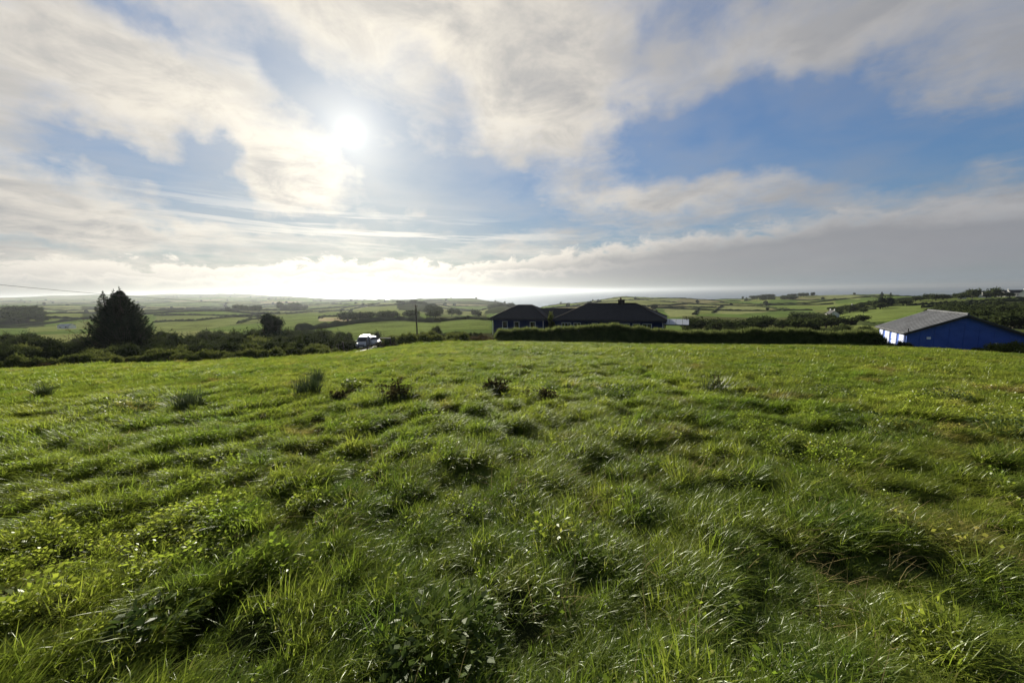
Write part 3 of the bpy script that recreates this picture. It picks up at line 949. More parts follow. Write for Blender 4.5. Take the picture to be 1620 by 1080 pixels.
def conifer(name, label, loc, h, w, seed, group=None, leaders=1, n_br=420, tuft=34, m='conifer', nl=0.26):
    rs = np.random.default_rng(seed)
    root = thing(name, label, 'tree', loc, 0.0, group)
    b = MB(); tops = [(w*(.07 if leaders > 1 else 0), 0)]+[(w*q[0], w*q[1]) for q in ((-0.07, 0.02), (-0.22, -0.03))][:leaders-1]
    b.tube([(0, 0, -0.6), (0, 0, h*.4), (tops[0][0]*.5, 0, h*.75), (tops[0][0], 0, h*.99)], [.035*h, .028*h, .012*h, .003*h], 8)
    b.obj('trunk', 'bark', root)
    br = MB(); Vs, Ds = [], []
    tips = []
    for j, (tx, ty) in enumerate(tops):
        hh = h*(0.975-0.015*j) if j else h
        tips.append((tx, ty, hh))
        if j: br.tube([(tx*0.4, ty*0.4, h*0.45), (tx, ty, h*0.7), (tx, ty, hh*0.98)], [.02*h, .01*h, .003*h], 6)
    todo = []
    n_side = 46 if leaders > 1 else 0
    for i in range(n_br):
        z0 = h*(0.02+0.96*((i+0.5)/n_br)**1.2); low = 1-z0/h
        L_ = 0.5*w*min(1.0, 1.16*max(low-0.03, 0.0)**0.86)*(0.66+0.34*min(1, z0/(0.22*h)))*rs.uniform(0.76, 1.20)+0.06
        lean = tips[0][0]*max(0, (z0/h-.5)/.5)
        todo.append((lean, 0.0, z0, h, L_, i))
    for j in range(1, len(tips)):
        tx, ty, hh = tips[j]
        for i in range(n_side):
            z0 = hh*(0.66+0.335*i/n_side); todo.append((tx, ty, z0, hh, (0.36*(hh-z0)+.08)*rs.uniform(.85, 1.15), i))
    for cx, cy, z0, hh, L_, i in todo:
        a = i*2.39996+rs.normal(0, .25)
        slope = 0.10+0.50*(z0/hh)**1.6
        p0 = np.array((cx, cy, z0-0.10*L_)); dirh = np.array((math.cos(a), math.sin(a), 0))
        rise = lambda q: L_*(slope*q-0.16*np.sin(q*3.1)+0.30*q**3)
        path = [p0+dirh*L_*q+np.array((0, 0, rise(q))) for q in np.linspace(0, 1, 5)]
        br.tube([tuple(q) for q in path[::2]], [.010*L_+.008, .007*L_+.005, .003], 4)
        k_ = max(10, int(tuft*L_/(0.5*w)))
        q = rs.random(k_)**0.5
        P = p0[None]+dirh[None]*(L_*q)[:, None]; P[:, 2] += rise(q)
        side = np.array((-math.sin(a), math.cos(a), 0)); sp = rs.normal(0, 1, k_)*(0.17*L_*(1-q*0.90)+.02)
        P += side[None]*sp[:, None]; P[:, 2] += rs.normal(-.04, .06, k_)*(1.2-q)-np.abs(sp)*0.3
        Dn = dirh[None]*1.0+side[None]*np.sign(sp)[:, None]*rs.uniform(.1, .9, (k_, 1)); Dn[:, 2] += rs.normal(0.12, .28, k_)
        Vs.append(P); Ds.append(Dn)
    for tx, ty, hh in tips:
        k_ = 60; zt = hh*rs.uniform(0.86, 1.03, k_)
        Vs.append(np.stack((tx+rs.normal(0, .03, k_), ty+rs.normal(0, .03, k_), zt), -1)); Ds.append(np.stack((rs.normal(0, .6, k_), rs.normal(0, .6, k_), rs.uniform(.5, 1.2, k_)), -1))
    V, Fq = leaves(np.vstack(Vs), np.vstack(Ds), nl*h/9, nl*0.30*h/9, rs, 0.1)
    hv, hf = lump((0, 0, h*0.34), (w*0.27, w*0.27, h*0.34), seed, 3, 0.35)
    hv[:, 2] = np.maximum(hv[:, 2], 0.05)
    me = mesh_np('crown', np.vstack((V, hv)), [Fq, hf+len(V)], m)
    link('crown', me, root)
    br.obj('branch', 'bark', root)['kind'] = 'stuff'
    return root


p = at(198, 58)
conifer('conifer_tree', 'tall broad dark conifer with three spiky tops standing in the scrub', p+Vector((0, 0, -0.3)), 10.0, 8.0, 11, leaders=3, n_br=760, tuft=110)


def bare_tree(name, label, loc, h, seed, m_leaf='bracken', n_leaf=500):
    rs = random.Random(seed); root = thing(name, label, 'tree', loc)
    tr, br = MB(), MB(); P, D = [], []

    def grow(p, d, L_, r, lev):
        q = [p]; dd = d.copy()
        for s_ in range(3):
            dd = (dd+Vector((rs.gauss(0, .16), rs.gauss(0, .16), rs.gauss(0.05, .10)))).normalized(); q.append(q[-1]+dd*L_/3)
        (tr if lev == 0 else br).tube([tuple(v) for v in q], [r, r*.85, r*.7, r*.5], 5)
        if lev >= 3:
            for v in q[1:]:
                for _ in range(2): P.append(tuple(v)); D.append((rs.gauss(0, 1), rs.gauss(0, 1), rs.gauss(0.2, 1)))
            return
        for c in range(3 if lev else 5):
            b0 = q[rs.choice((2, 3)) if lev else rs.choice((1, 2, 3, 3))]
            nd = (dd*0.9+Vector((rs.gauss(0, .55), rs.gauss(0, .55), rs.gauss(.15, .3)))).normalized()
            grow(b0, nd, L_*rs.uniform(.55, .8), r*.5, lev+1)
    grow(Vector((0, 0, -0.3)), Vector((0.05, 0, 1)), h*0.45, 0.02*h, 0)
    tr.obj('trunk', 'bark', root); br.obj('branch', 'bark', root)['kind'] = 'stuff'
    V, Fq = leaves(np.array(P), np.array(D), 0.16, 0.10, np.random.default_rng(seed))
    link('foliage', mesh_np('foliage', V, Fq, m_leaf), root)
    return root


bare_tree('bare_tree', 'thin nearly leafless tree just left of the tall conifer', at(130, 62), 5.6, 3)


def leafy_tree(name, label, loc, w, h, seed, n, leaf, m='dark_leaf', trunk=0.25, group=None, cat='tree', lob=9, core=0.72):
    rs = random.Random(seed); root = thing(name, label, cat, loc, 0, group)
    b = MB(); b.tube([(0, 0, -0.4), (0.03*w, 0, h*.3), (-0.02*w, 0, h*.6)], [.03*h, .022*h, .01*h], 7)
    for i in range(4):
        a = rs.uniform(0, 6.28); b.tube([(0, 0, h*.3), (.15*w*math.cos(a), .15*w*math.sin(a), h*.5), (.3*w*math.cos(a), .3*w*math.sin(a), h*.68)], [.014*h, .01*h, .004*h], 5)
    b.obj('trunk', 'bark', root)
    L_ = []
    for i in range(lob):
        a = rs.uniform(0, 6.28); q = math.sqrt(rs.random())*0.34*w; zc = h*rs.uniform(trunk+0.08, 0.80)
        e = 1-0.5*max(0, (zc/h-.45)/.55); r = w*rs.uniform(.17, .27)*e
        L_.append(((q*math.cos(a)*e, q*math.sin(a)*e, zc), (r, r, r*h/w*rs.uniform(.75, 1.0))))
    L_.append(((0, 0, h*.80), (w*.17, w*.17, h*.20)))
    link('crown', crown_mesh('crown', L_, n, leaf, m, seed, core=core), root)
    return root


leafy_tree('round_tree', 'dark round-headed evergreen rising above the scrub, nearest the lane', at(428, 76, -0.4), 7.4, 7.2, 31, 9000, 0.24, 'conifer', 0.05, lob=12)

# ------------------------------------------------------------------ scrub along the left edge of the field
rs_ = random.Random(5)


def where(px):
    for lim, w_ in ((60, 'at the far left border of the photo'), (145, 'left of the tall conifer'), (255, 'in front of the tall conifer'), (350, 'right of the tall conifer'), (405, 'left of the round evergreen'), (455, 'by the round evergreen'), (505, 'right of the round evergreen'), (600, 'beside the lane'), (660, 'left of the telegraph pole'), (720, 'right of the telegraph pole')):
        if px < lim: return w_
    return 'close to the bungalow corner'


front = []
for i, px in enumerate(range(-60, 545, 17)):
    px += rs_.uniform(-5, 5)
    Ye = np.interp(px, [-250, 0, 150, 300, 450, 550], [31, 34.5, 35.5, 37.5, 40.5, 45.5])
    front.append((px, Ye+rs_.uniform(0.6, 2.0)))
for i, (px, Y) in enumerate(front):
    kd = rs_.choice(['scrub0', 'scrub1', 'scrub2', 'scrub3', 'scrub1', 'bracken0'])
    sc = rs_.uniform(.45, .72)*(0.8 if px > 500 else 1)
    place(kd, at(px, Y, -0.1), rs_.uniform(0, 6.28), sc, 'low bramble bush in the front row, '+where(px), 'bramble bushes along the left field edge', 'bramble_bush')
for i in range(58):
    Y = rs_.uniform(43, 56); px = rs_.uniform(-60, 530)
    if 150 < px < 250 and Y > 50: continue
    kd = rs_.choice(['dark0', 'dark1', 'dark2', 'scrub0', 'scrub2'])
    place(kd, at(px, Y, -0.15), rs_.uniform(0, 6.28), rs_.uniform(.65, 1.0), 'dark shrub in the thicket behind the brambles, '+where(px), 'shrubs of the thicket', 'thicket_shrub')
for i in range(135):
    Y = rs_.uniform(58, 112); px = rs_.uniform(-60, 560)
    top_row = np.interp(px, [-60, 60, 110, 250, 330, 420, 470, 560], [528, 526, 534, 524, 513, 514, 516, 526])
    if project(at(px, Y)+Vector((0, 0, 1.2)))[1] < top_row: continue
    kd = rs_.choice(['dark0', 'dark1', 'dark2', 'scrub3'])
    p = at(px, Y, -0.2)
    lim = (project(p)[1]-top_row)/F_PX*Y/2.5
    place(kd, p, rs_.uniform(0, 6.28), max(.45, min(rs_.uniform(.95, 1.5), lim)), 'dark bush far down the scrub slope, '+where(px), 'bushes of the scrub slope', 'scrub_bush')
for px, Y, sc, lab in ((510, 74, 1.25, 'wide dark thorn bush behind the parked white van'), (590, 80, 1.1, 'dark rounded bush on the bank left of the telegraph pole'), (372, 52, .8, 'grey-green willow bush in the middle of the thicket'),
                       (410, 50, .85, 'taller leafy sapling bush in front of the round evergreen'), (470, 66, 1.2, 'dark shrub just right of the round evergreen'), (300, 60, 1.2, 'dark shrub right beside the tall conifer'),
                       (36, 70, 1.3, 'dark domed bush at the far left below the misty wood'), (690, 92, .9, 'dark bush just right of the telegraph pole foot')):
    place('dark%d' % rs_.randrange(3), at(px, Y, -0.2), rs_.uniform(0, 6.28), sc, lab)
# rough bank between lane and bungalow
for i in range(46):
    px = rs_.uniform(604, 778); Y = rs_.uniform(53.5, 68)
    place(rs_.choice(('bracken0', 'bracken1', 'bracken2', 'bracken1', 'scrub1')), at(px, Y, -0.15), rs_.uniform(0, 6.28), rs_.uniform(.5, 1.05), 'brown bracken clump on the rough bank, '+where(px), 'bracken on the bank', 'bracken_clump')
for i in range(14):
    px = rs_.uniform(640, 775); Y = rs_.uniform(70, 88)
    place('dark%d' % rs_.randrange(3), at(px, Y, -0.15), rs_.uniform(0, 6.28), rs_.uniform(.35, .55), 'low dark shrub along the track beyond the bracken bank', 'shrubs along the track', 'track_shrub')

# ------------------------------------------------------------------ hedge before the bungalow


def hedge(name, label, path, h, d, n, n_shoot, seed):
    rs = np.random.default_rng(seed)
    root = thing(name, label, 'hedge', path[0]); o0 = np.array(path[0])
    P = np.array([tuple(q) for q in path])-o0
    seg = np.linalg.norm(np.diff(P, axis=0), axis=1); cum = np.concatenate(([0], np.cumsum(seg))); Ltot = cum[-1]

    def along(s): return np.stack([np.interp(s, cum, P[:, i]) for i in range(3)], -1)
    tdir = (P[-1]-P[0])/np.linalg.norm(P[-1]-P[0]); nd = np.array((-tdir[1], tdir[0], 0))

    def hgt(s): return np.clip(np.minimum(s, Ltot-s)/1.6+0.45, 0.45, 1)*h*(0.62+0.72*fbm(s*0.30, s*0+seed, 4))-0.10*h*(vnoise(s*1.7, s*0+2.2) > .6)
    s = rs.random(n)*Ltot; u = rs.uniform(-1, 1, n)
    face = rs.random(n)
    zt = rs.random(n)
    off = np.where(face < .55, np.sign(u)*d*.5*(1-.25*zt), u*d*.5); zz_ = np.where(face < .55, zt, 0.9+0.1*rs.random(n))*hgt(s)
    C_ = along(s)+nd[None]*(off+rs.normal(0, .09, n))[:, None]; C_[:, 2] += zz_
    D = nd[None]*np.sign(off)[:, None]+rs.normal(0, .6, (n, 3)); D[:, 2] += .35
    V, Fq = leaves(C_, D, 0.16, 0.085, rs)
    # dense heart
    k_ = max(8, int(Ltot/0.7)); ss = np.linspace(0, Ltot, k_)
    ring = []
    for j in range(k_):
        c0 = along(ss[j:j+1])[0]; hh = float(hgt(ss[j:j+1])[0])*0.90
        for a, z_ in ((-.42, -.2), (-.36, hh*.85), (0, hh), (.36, hh*.85), (.42, -.2)): ring.append(c0+nd*(a*d+rs.normal(0, .05))+np.array((0, 0, z_)))
    ring = np.array(ring); fq = np.array([(j*5+i, j*5+i+1, (j+1)*5+i+1, (j+1)*5+i) for j in range(k_-1) for i in range(4)])
    link('foliage', mesh_np('foliage', np.vstack((V, ring)), [Fq, fq+len(V)], 'hedge'), root)
    s = rs.random(n_shoot)*Ltot; B = along(s)+nd[None]*rs.uniform(-.4, .4, (n_shoot, 1))*d; B[:, 2] += hgt(s)*.90
    D = np.stack((rs.normal(0, .22, n_shoot), rs.normal(0, .22, n_shoot), np.ones(n_shoot)), -1)
    V, Fq = leaves(B, D, 0.62, 0.060, rs, 0.1)
    link('shoots', mesh_np('shoots', V, Fq, 'shoot'), root)['kind'] = 'stuff'
    return root


hp = [(783, 51.0), (860, 50.0), (960, 49.3), (1060, 48.8), (1160, 48.6), (1260, 48.2), (1340, 47.8), (1396, 47.4)]
hedge('hedge', 'long dark shaggy hedge along the far edge of the field', [at(a, b) for a, b in hp], 1.88, 1.7, 46000, 11000, 4)

# ------------------------------------------------------------------ bungalow
PLZ = -5.35
HO = Vector((-3.7, 65.0, PLZ)); HR = math.atan2(-0.373, 0.928)
house = thing('bungalow', 'long blue bungalow with dark hipped slate roofs behind the hedge', 'bungalow', HO, HR)
EZ = 2.55


def hip_roof(nm, x0, x1, y0, y1, z, rise, inset, ov=0.45):
    a, b, c, d = x0-ov, x1+ov, y0-ov, y1+ov; ym = (c+d)/2; l, r = a+inset, b-inset
    zt = z+rise; th = 0.16
    q = MB()
    A, B, Cc, D_ = (a, c, z), (b, c, z), (b, d, z), (a, d, z); L1, R1 = (l, ym, zt), (r, ym, zt)
    q.poly([A, B, R1, L1]); q.poly([B, Cc, R1]); q.poly([Cc, D_, L1, R1]); q.poly([D_, A, L1])
    lo = [(x_, y_, z-th) for x_, y_, _ in (A, B, Cc, D_)]
    up_ = (A, B, Cc, D_)
    for i in range(4): j = (i+1) % 4; q.poly([lo[i], lo[j], up_[j], up_[i]])
    q.poly(lo[::-1])
    ro = q.obj(nm, 'slate', house)
    rt = MB()
    for e0, e1 in ((L1, R1), (A, L1), (B, R1), (Cc, R1), (D_, L1)): rt.tube([(e0[0], e0[1], e0[2]+.03), (e1[0], e1[1], e1[2]+.03)], .09, 6)
    rt.obj('ridge_tile', 'brick', ro)
    # slate courses standing proud of the front slope
    cs = MB()
    nc = 12
    for i in range(1, nc):
        t_ = i/nc
        xa, xb = a+(l-a)*t_+.12, b+(r-b)*t_-.12; yy = c+(ym-c)*t_; z_ = z+rise*t_
        cs.poly([(xa, yy-.02, z_+.012), (xb, yy-.02, z_+.012), (xb, yy+.16, z_+.085), (xa, yy+.16, z_+.085)])
    cs.obj('slate_course', 'slate', ro)['kind'] = 'stuff'
    g = MB(); g.box(((a+b)/2, c-.06, z-.10), (b-a, .11, .10)); g.obj('gutter', 'black', house)
    f = MB(); f.box(((a+b)/2, c+.015, z-.27), (b-a-.1, .03, .2)); f.obj('fascia', 'blue_dark', house)
    return ro


for (x0, x1, y0, y1) in ((0.45, 9.5, 0.45, 7.0), (11.6, 27.3, 0.0, 8.4), (9.5, 11.6, 2.6, 7.2)):
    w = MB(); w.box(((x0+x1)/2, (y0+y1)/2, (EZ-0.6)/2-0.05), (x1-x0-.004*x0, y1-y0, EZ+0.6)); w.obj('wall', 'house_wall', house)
r1 = hip_roof('roof', 0.45, 9.5, 0.45, 7.0, EZ, 2.05, 3.7)
r2 = hip_roof('roof', 11.6, 27.3, 0.0, 8.4, EZ, 2.25, 4.6)
q = MB(); q.prism([(2.2, EZ-.12), (4.9, EZ+1.5), (7.6, EZ-.12)], 'x', 7.2, 15.0); q.obj('roof', 'slate', house)


def window(par, x, y, z, w, h, mull=1, side=False, rot=0.0):
    f = MB(); t_ = .07
    for dx_ in (-w/2+t_/2, w/2-t_/2): f.box((dx_, 0, 0), (t_, .09, h))
    for dz_ in (-h/2+t_/2, h/2-t_/2): f.box((0, 0, dz_), (w-2*t_, .085, t_))
    for i in range(mull): f.box((-w/2+w*(i+1)/(mull+1), 0, 0), (.05, .08, h-2*t_))
    fo = f.obj('window', 'upvc', par); fo.location = (x, y, z); fo.rotation_euler = (0, 0, rot)
    g = MB(); g.box((0, .03, 0), (w-2*t_, .02, h-2*t_)); g.obj('pane', 'glass', fo)
    s_ = MB(); s_.box((0, -.05, -h/2-.04), (w+.15, .2, .07)); s_.obj('sill', 'upvc', fo)
    return fo


for x in (2.6, 4.7, 7.5): window(house, x, .40, 1.45, .95, 1.15, 0)
for x, w, mu in ((13.2, 1.5, 2), (14.9, 1.1, 1), (17.6, .9, 0), (21.9, 1.6, 1), (23.6, 1.0, 0), (25.1, 1.3, 1)): window(house, x, -.05, 1.40, w, 1.25, mu)
window(house, 27.35, 4.2, 1.4, 1.5, 1.2, 1, rot=math.pi/2)
d = MB(); d.box((0, 0, 0), (.95, .06, 2.05)); do = d.obj('door', 'blue_dark', house); do.location = (19.8, -.04, 1.05)
d = MB(); d.tube([(.34, -.06, 0), (.34, -.10, 0), (.24, -.10, 0)], .015, 6); d.obj('handle', 'steel', do)
ch = MB(); ch.box((21.0, 4.2, EZ+2.35), (.95, .65, .9)); ch.box((21.0, 4.2, EZ+2.83), (1.08, .78, .10)); co = ch.obj('chimney', 'brick', house)
for dx_ in (-.12,):
    c_ = MB(); c_.tube([(21+dx_, 4.2, EZ+2.8), (21+dx_, 4.2, EZ+3.2)], [.16, .12], 10); c_.obj('chimney_pot', 'pot', co)
for x in (.35, 9.3, 27.2):
    dp = MB(); dp.tube([(x, -.06+.42*(x < 10), EZ-.15), (x, -.06+.42*(x < 10), -.3)], .045, 6); dp.obj('drainpipe', 'upvc', house)
tp = MB(); tp.box((-.9, .6, .75), (.07, .07, 2.3)); tp.tube([(27.9, -.3, EZ-.12), (28.5, .6, EZ+.15), (28.9, 1.3, EZ+.42)], .05, 6)
bpy.data.objects.remove(tp.obj('bargeboard', 'upvc', house)) if False else None

# climbing shrub in the gap between the two blocks
pp = house.matrix_basis @ Vector((10.6, 0.2, 0))
leafy_tree('palm_shrub', 'pale spiky shrub growing between the two blue blocks', Vector((pp.x, pp.y, PLZ-.2)), 1.5, 3.9, 77, 700, .30, 'scrub', .2, cat='shrub', lob=5)

# open glazed shelter at the right end of the bungalow
sh = thing('garden_shelter', 'open-sided shelter with shiny pale roof sheets beside the bungalow', 'shelter', at(1068, 58), R(-24))
for x in (-1.5, 1.5):
    for y in (-1.1, 1.1):
        b = MB(); b.box((x, y, 1.2+y*.18), (.1, .1, 2.7+y*.36)); b.obj('post', 'wood', sh)
for i in range(4):
    b = MB(); x = -1.35+i*.9
    z0, z1 = 2.32, 2.78
    b.poly([(x-.43, -1.45, z0), (x+.43, -1.45, z0), (x+.43, 1.45, z1), (x-.43, 1.45, z1)]); b.poly([(x-.43, 1.45, z1-.04), (x+.43, 1.45, z1-.04), (x+.43, -1.45, z0-.04), (x-.43, -1.45, z0-.04)])
    b.poly([(x-.43, -1.45, z0-.04), (x+.43, -1.45, z0-.04), (x+.43, -1.45, z0), (x-.43, -1.45, z0)])
    b.obj('roof_sheet', 'panel', sh)
for y, z_ in ((-1.1, 2.25), (1.1, 2.62)):
    b = MB(); b.box((0, y, z_), (3.5, .09, .12)); b.obj('beam', 'wood', sh)
sh.scale = (1, 1, 1.3)
for i, px in enumerate((1066, 1071)):
    c = thing('garden_chair', ('white garden chair under the shelter, nearer the bungalow', 'white garden chair under the shelter, farther from the bungalow')[i], 'chair', at(px, 57.2), R(160+30*i))
    b = MB(); b.box((0, 0, .44), (.5, .48, .05)); b.obj('seat', 'white', c)
    b = MB(); b.box((0, .24, .82), (.5, .04, .75)); b.obj('backrest', 'white', c)
    for x in (-.22, .22):
        for y in (-.2, .2): b = MB(); b.box((x, y, .21), (.045, .045, .42)); b.obj('leg', 'white', c)

# ------------------------------------------------------------------ blue shed on the right
SZ = -6.55
shed = thing('shed', 'blue gabled shed with grey roof and white doors at the right edge of the field', 'shed', (47.5, 46.0, SZ), math.atan2(-0.468, 0.884))
SW, SL, SE, SR = 9.6, 8.8, 2.62, 2.10      # width (local x), length (local y), eaves, rise
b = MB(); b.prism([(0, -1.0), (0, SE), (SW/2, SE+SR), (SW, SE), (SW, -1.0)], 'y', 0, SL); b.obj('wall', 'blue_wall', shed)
sl_ = SR/(SW/2)
b = MB(); b.box((SW/2, -.02, .15), (SW-.02, .05, .5)); b.obj('plinth', 'plinth', shed)
for i in range(1, 8):
    x = SW*i/8; zt_ = SE+SR*(1-abs(x-SW/2)/(SW/2))-.30
    b = MB(); b.box((x, -.012, (zt_+.45)/2), (.05, .03, zt_-.45)); b.obj('cover_strip', 'blue_wall', shed)
for sgn in (0, 1):
    b = MB(); ov = .38; th = .10; n = 26
    xs = [(-ov, SW/2), (SW+ov, SW/2)][sgn]
    for i in range(n):       # corrugated sheets: narrow strips, alternate ones proud
        y0 = -.35+(SL+.7)*i/n; y1 = -.35+(SL+.7)*(i+1)/n; up_ = .045 if i % 2 else .0
        zA, zB = SE-ov*sl_+up_+.05, SE+SR+up_+.05
        pts = [(xs[0], y0, zA), (xs[0], y1, zA), (xs[1], y1, zB), (xs[1], y0, zB)]
        b.poly(pts); b.poly([(p_[0], p_[1], p_[2]-th) for p_ in pts][::-1])
        b.poly([pts[0], pts[3], (pts[3][0], pts[3][1], pts[3][2]-th), (pts[0][0], pts[0][1], pts[0][2]-th)]); b.poly([pts[1], pts[2], (pts[2][0], pts[2][1], pts[2][2]-th), (pts[1][0], pts[1][1], pts[1][2]-th)])
        b.poly([pts[0], pts[1], (pts[1][0], pts[1][1], pts[1][2]-th), (pts[0][0], pts[0][1], pts[0][2]-th)])
    b.obj('roof', 'fibre', shed)
b = MB(); b.tube([(SW/2, -.36, SE+SR+.12), (SW/2, SL+.36, SE+SR+.12)], .11, 8); b.obj('ridge_cap', 'fibre', shed)
for sgn in (0, 1):       # verge boards on the near gable
    b = MB(); x0, x1 = ((-.36, SW/2), (SW+.36, SW/2))[sgn]
    b.poly([(x0, -.37, SE-.36*sl_-.06), (x1, -.37, SE+SR-.06), (x1, -.37, SE+SR-.26), (x0, -.37, SE-.36*sl_-.26)]); b.poly([(x0, -.34, SE-.36*sl_-.26), (x1, -.34, SE+SR-.26), (x1, -.34, SE+SR-.06), (x0, -.34, SE-.36*sl_-.06)])
    b.obj('verge_board', 'black', shed)
for i, (y0, y1) in enumerate(((.55, 1.95), (2.75, 4.3), (5.0, 6.5), (7.3, 8.4))):
    d = MB(); d.box((-.03, 0, 1.12), (.08, y1-y0, 2.3)); do = d.obj('door', 'door', shed); do.location = (0, (y0+y1)/2, 0)
    for k_ in (-1, 1):
        e = MB(); e.box((-.085, k_*(y1-y0)*.24, 1.12), (.02, (y1-y0)*.40, 2.0)); e.obj('door_panel', 'door', do)
    e = MB(); e.box((-.12, (y1-y0)*.38, 1.25), (.07, .08, .16)); e.obj('handle', 'black', do)
g = MB(); g.box((-.44, SL/2, SE-.22), (.12, SL+.7, .10)); g.obj('gutter', 'black', shed)
g = MB(); g.tube([(-.12, -.08, SE-.25), (-.12, -.08, -.3)], .05, 6); g.obj('drainpipe', 'blue_dark', shed)
g = MB(); g.tube([(.0, -.25, SE-.1), (.0, -.25, SE+.42)], .06, 8); g.obj('vent_pipe', 'black', shed)
g = MB(); g.box((1.9, -.05, 1.95), (.34, .1, .26), 0); g.obj('wall_lamp', 'white', shed)
g = MB(); g.box((7.4, -.03, 1.55), (.22, .06, .2), 0); g.obj('vent', 'white', shed)

for px, Y, sc, kd, lab in ((1391, 46.2, .42, 'dark0', 'low bush at the hedge end before the shed doors'), (1410, 46.4, .30, 'dark1', 'dark bush in front of the second shed door'), (1429, 44.9, .40, 'dark2', 'dark bush hiding the foot of the right-hand shed doors'),
                           (1572, 40.5, .62, 'scrub1', 'olive bush below the shed gable, left one of the pair'), (1604, 40.0, .75, 'scrub2', 'olive bush below the shed gable at the right edge of the photo'), (1548, 42.5, .36, 'scrub0', 'small olive bush low on the shed gable wall'), (1640, 40.0, .8, 'scrub3', 'olive bush past the right corner of the shed'),
                           (1618, 57.0, 1.5, 'scrub0', 'tall olive bush behind the right slope of the shed roof')):
    place(kd, at(px, Y, -.1), rs_.uniform(0, 6.28), sc, lab)

# ------------------------------------------------------------------ lane, van, car, posts
lane_m = bpy.data.materials.new('wet_concrete'); lane_m.use_nodes = True
t = lane_m.node_tree; E.nt = t; p_ = t.nodes['Principled BSDF']
gp_ = t.nodes.new('ShaderNodeNewGeometry').outputs['Position']
t.links.new(mixc(sstep(noise(gp_, 1.5, 5, .6), .35, .65), (.15, .145, .135), (.24, .235, .22)), p_.inputs['Base Color']); p_.inputs['Roughness'].default_value = .6; p_.inputs['Specular IOR Level'].default_value = .2
M['lane'] = lane_m


def strip(name, pts, w, m, dz, n=24):
    P = np.array(pts, float); cum = np.concatenate(([0], np.cumsum(np.linalg.norm(np.diff(P, axis=0), axis=1))))
    s = np.linspace(0, cum[-1], n); c = np.stack([np.interp(s, cum, P[:, i]) for i in range(2)], -1)
    tg = np.gradient(c, axis=0); tg /= np.linalg.norm(tg, axis=1)[:, None]; nn = np.stack((-tg[:, 1], tg[:, 0]), -1)
    k_ = 5; V = []
    for j in range(k_):
        q = c+nn*(j/(k_-1)-.5)*w; V.append(np.column_stack((q, H(q[:, 0], q[:, 1])+dz)))
    V = np.stack(V, 1).reshape(-1, 3)
    Fq = np.array([(i*k_+j, (i+1)*k_+j, (i+1)*k_+j+1, i*k_+j+1) for i in range(n-1) for j in range(k_-1)])
    me = mesh_np(name, V, Fq[:, ::-1], m)
    return link(name, me, kind='structure')


def xy(px, Y): q = at(px, Y); return (q.x, q.y)


strip('lane', [xy(538, 53.6), xy(552, 54.6), xy(566, 56.2), xy(590, 60), xy(640, 67)], 3.2, 'lane', .03, 30)


def wheel(par, x, y, r, w):
    b = MB(); b.tube([(x-w/2, y, r), (x+w/2, y, r)], r, 18); o = b.obj('wheel', 'tyre', par)
    b = MB(); b.tube([(x-w/2-.012, y, r), (x+w/2+.012, y, r)], r*.62, 12); b.obj('rim', 'rim', o)
    return o


def ring_body(par, rings, m, name='body'):
    """body lofted through cross-sections: (y, half width, z low, z mid, z top, top half width)"""
    V, Fq = [], []; prof = []
    for y, hw, zl, zm, zt, tw in rings:
        prof.append([(-hw*.92, zl), (-hw, zl+.12), (-hw, zm), (-tw, zt-.06), (-tw*.85, zt), (tw*.85, zt), (tw, zt-.06), (hw, zm), (hw, zl+.12), (hw*.92, zl)])
        V += [(x, y, z) for x, z in prof[-1]]
    k_ = 10
    for i in range(len(rings)-1):
        for j in range(k_): j2 = (j+1) % k_; Fq.append((i*k_+j, i*k_+j2, (i+1)*k_+j2, (i+1)*k_+j))
    b = MB(); b.v = V; b.f = Fq+[tuple(range(k_))[::-1], tuple(range((len(rings)-1)*k_, len(rings)*k_))]
    o = b.obj(name, m, par)
    for p_ in o.data.polygons: p_.use_smooth = False
    md = o.modifiers.new('bevel', 'BEVEL'); md.width = .05; md.segments = 3; md.limit_method = 'ANGLE'; md.angle_limit = R(20)
    return o


vp = at(571.5, 58.5)
van = thing('van', 'silver white van parked nose towards the field by a fence post', 'van', vp+Vector((0, 0, .06)), R(8))
ring_body(van, [(-.0, .80, .38, .70, .88, .74), (.18, .88, .28, .80, 1.00, .78), (.95, .90, .26, .98, 1.12, .80)], 'van', 'bonnet')
ring_body(van, [(.952, .90, .26, .98, 1.10, .82), (1.55, .91, .26, 1.02, 1.72, .74), (1.95, .92, .26, 1.05, 1.88, .73), (4.2, .92, .26, 1.05, 1.90, .74), (4.32, .90, .30, 1.05, 1.84, .72)], 'van')
b = MB(); b.poly([(-.74, .985, 1.15), (.74, .985, 1.15), (.66, 1.545, 1.69), (-.66, 1.545, 1.69)]); b.poly([(-.74, 1.01, 1.15), (-.66, 1.57, 1.69), (.66, 1.57, 1.69), (.74, 1.01, 1.15)]); b.obj('windscreen', 'glass', van).location = (0, -.03, .02)
b = MB(); b.box((0, -.02, .66), (.95, .06, .16)); b.obj('grille', 'black', van)
b = MB(); b.box((0, .02, .42), (1.6, .12, .20)); b.obj('bumper', 'black', van, .02)
b = MB(); b.box((0, -.055, .44), (.52, .012, .11)); b.obj('number_plate', 'plate', van)
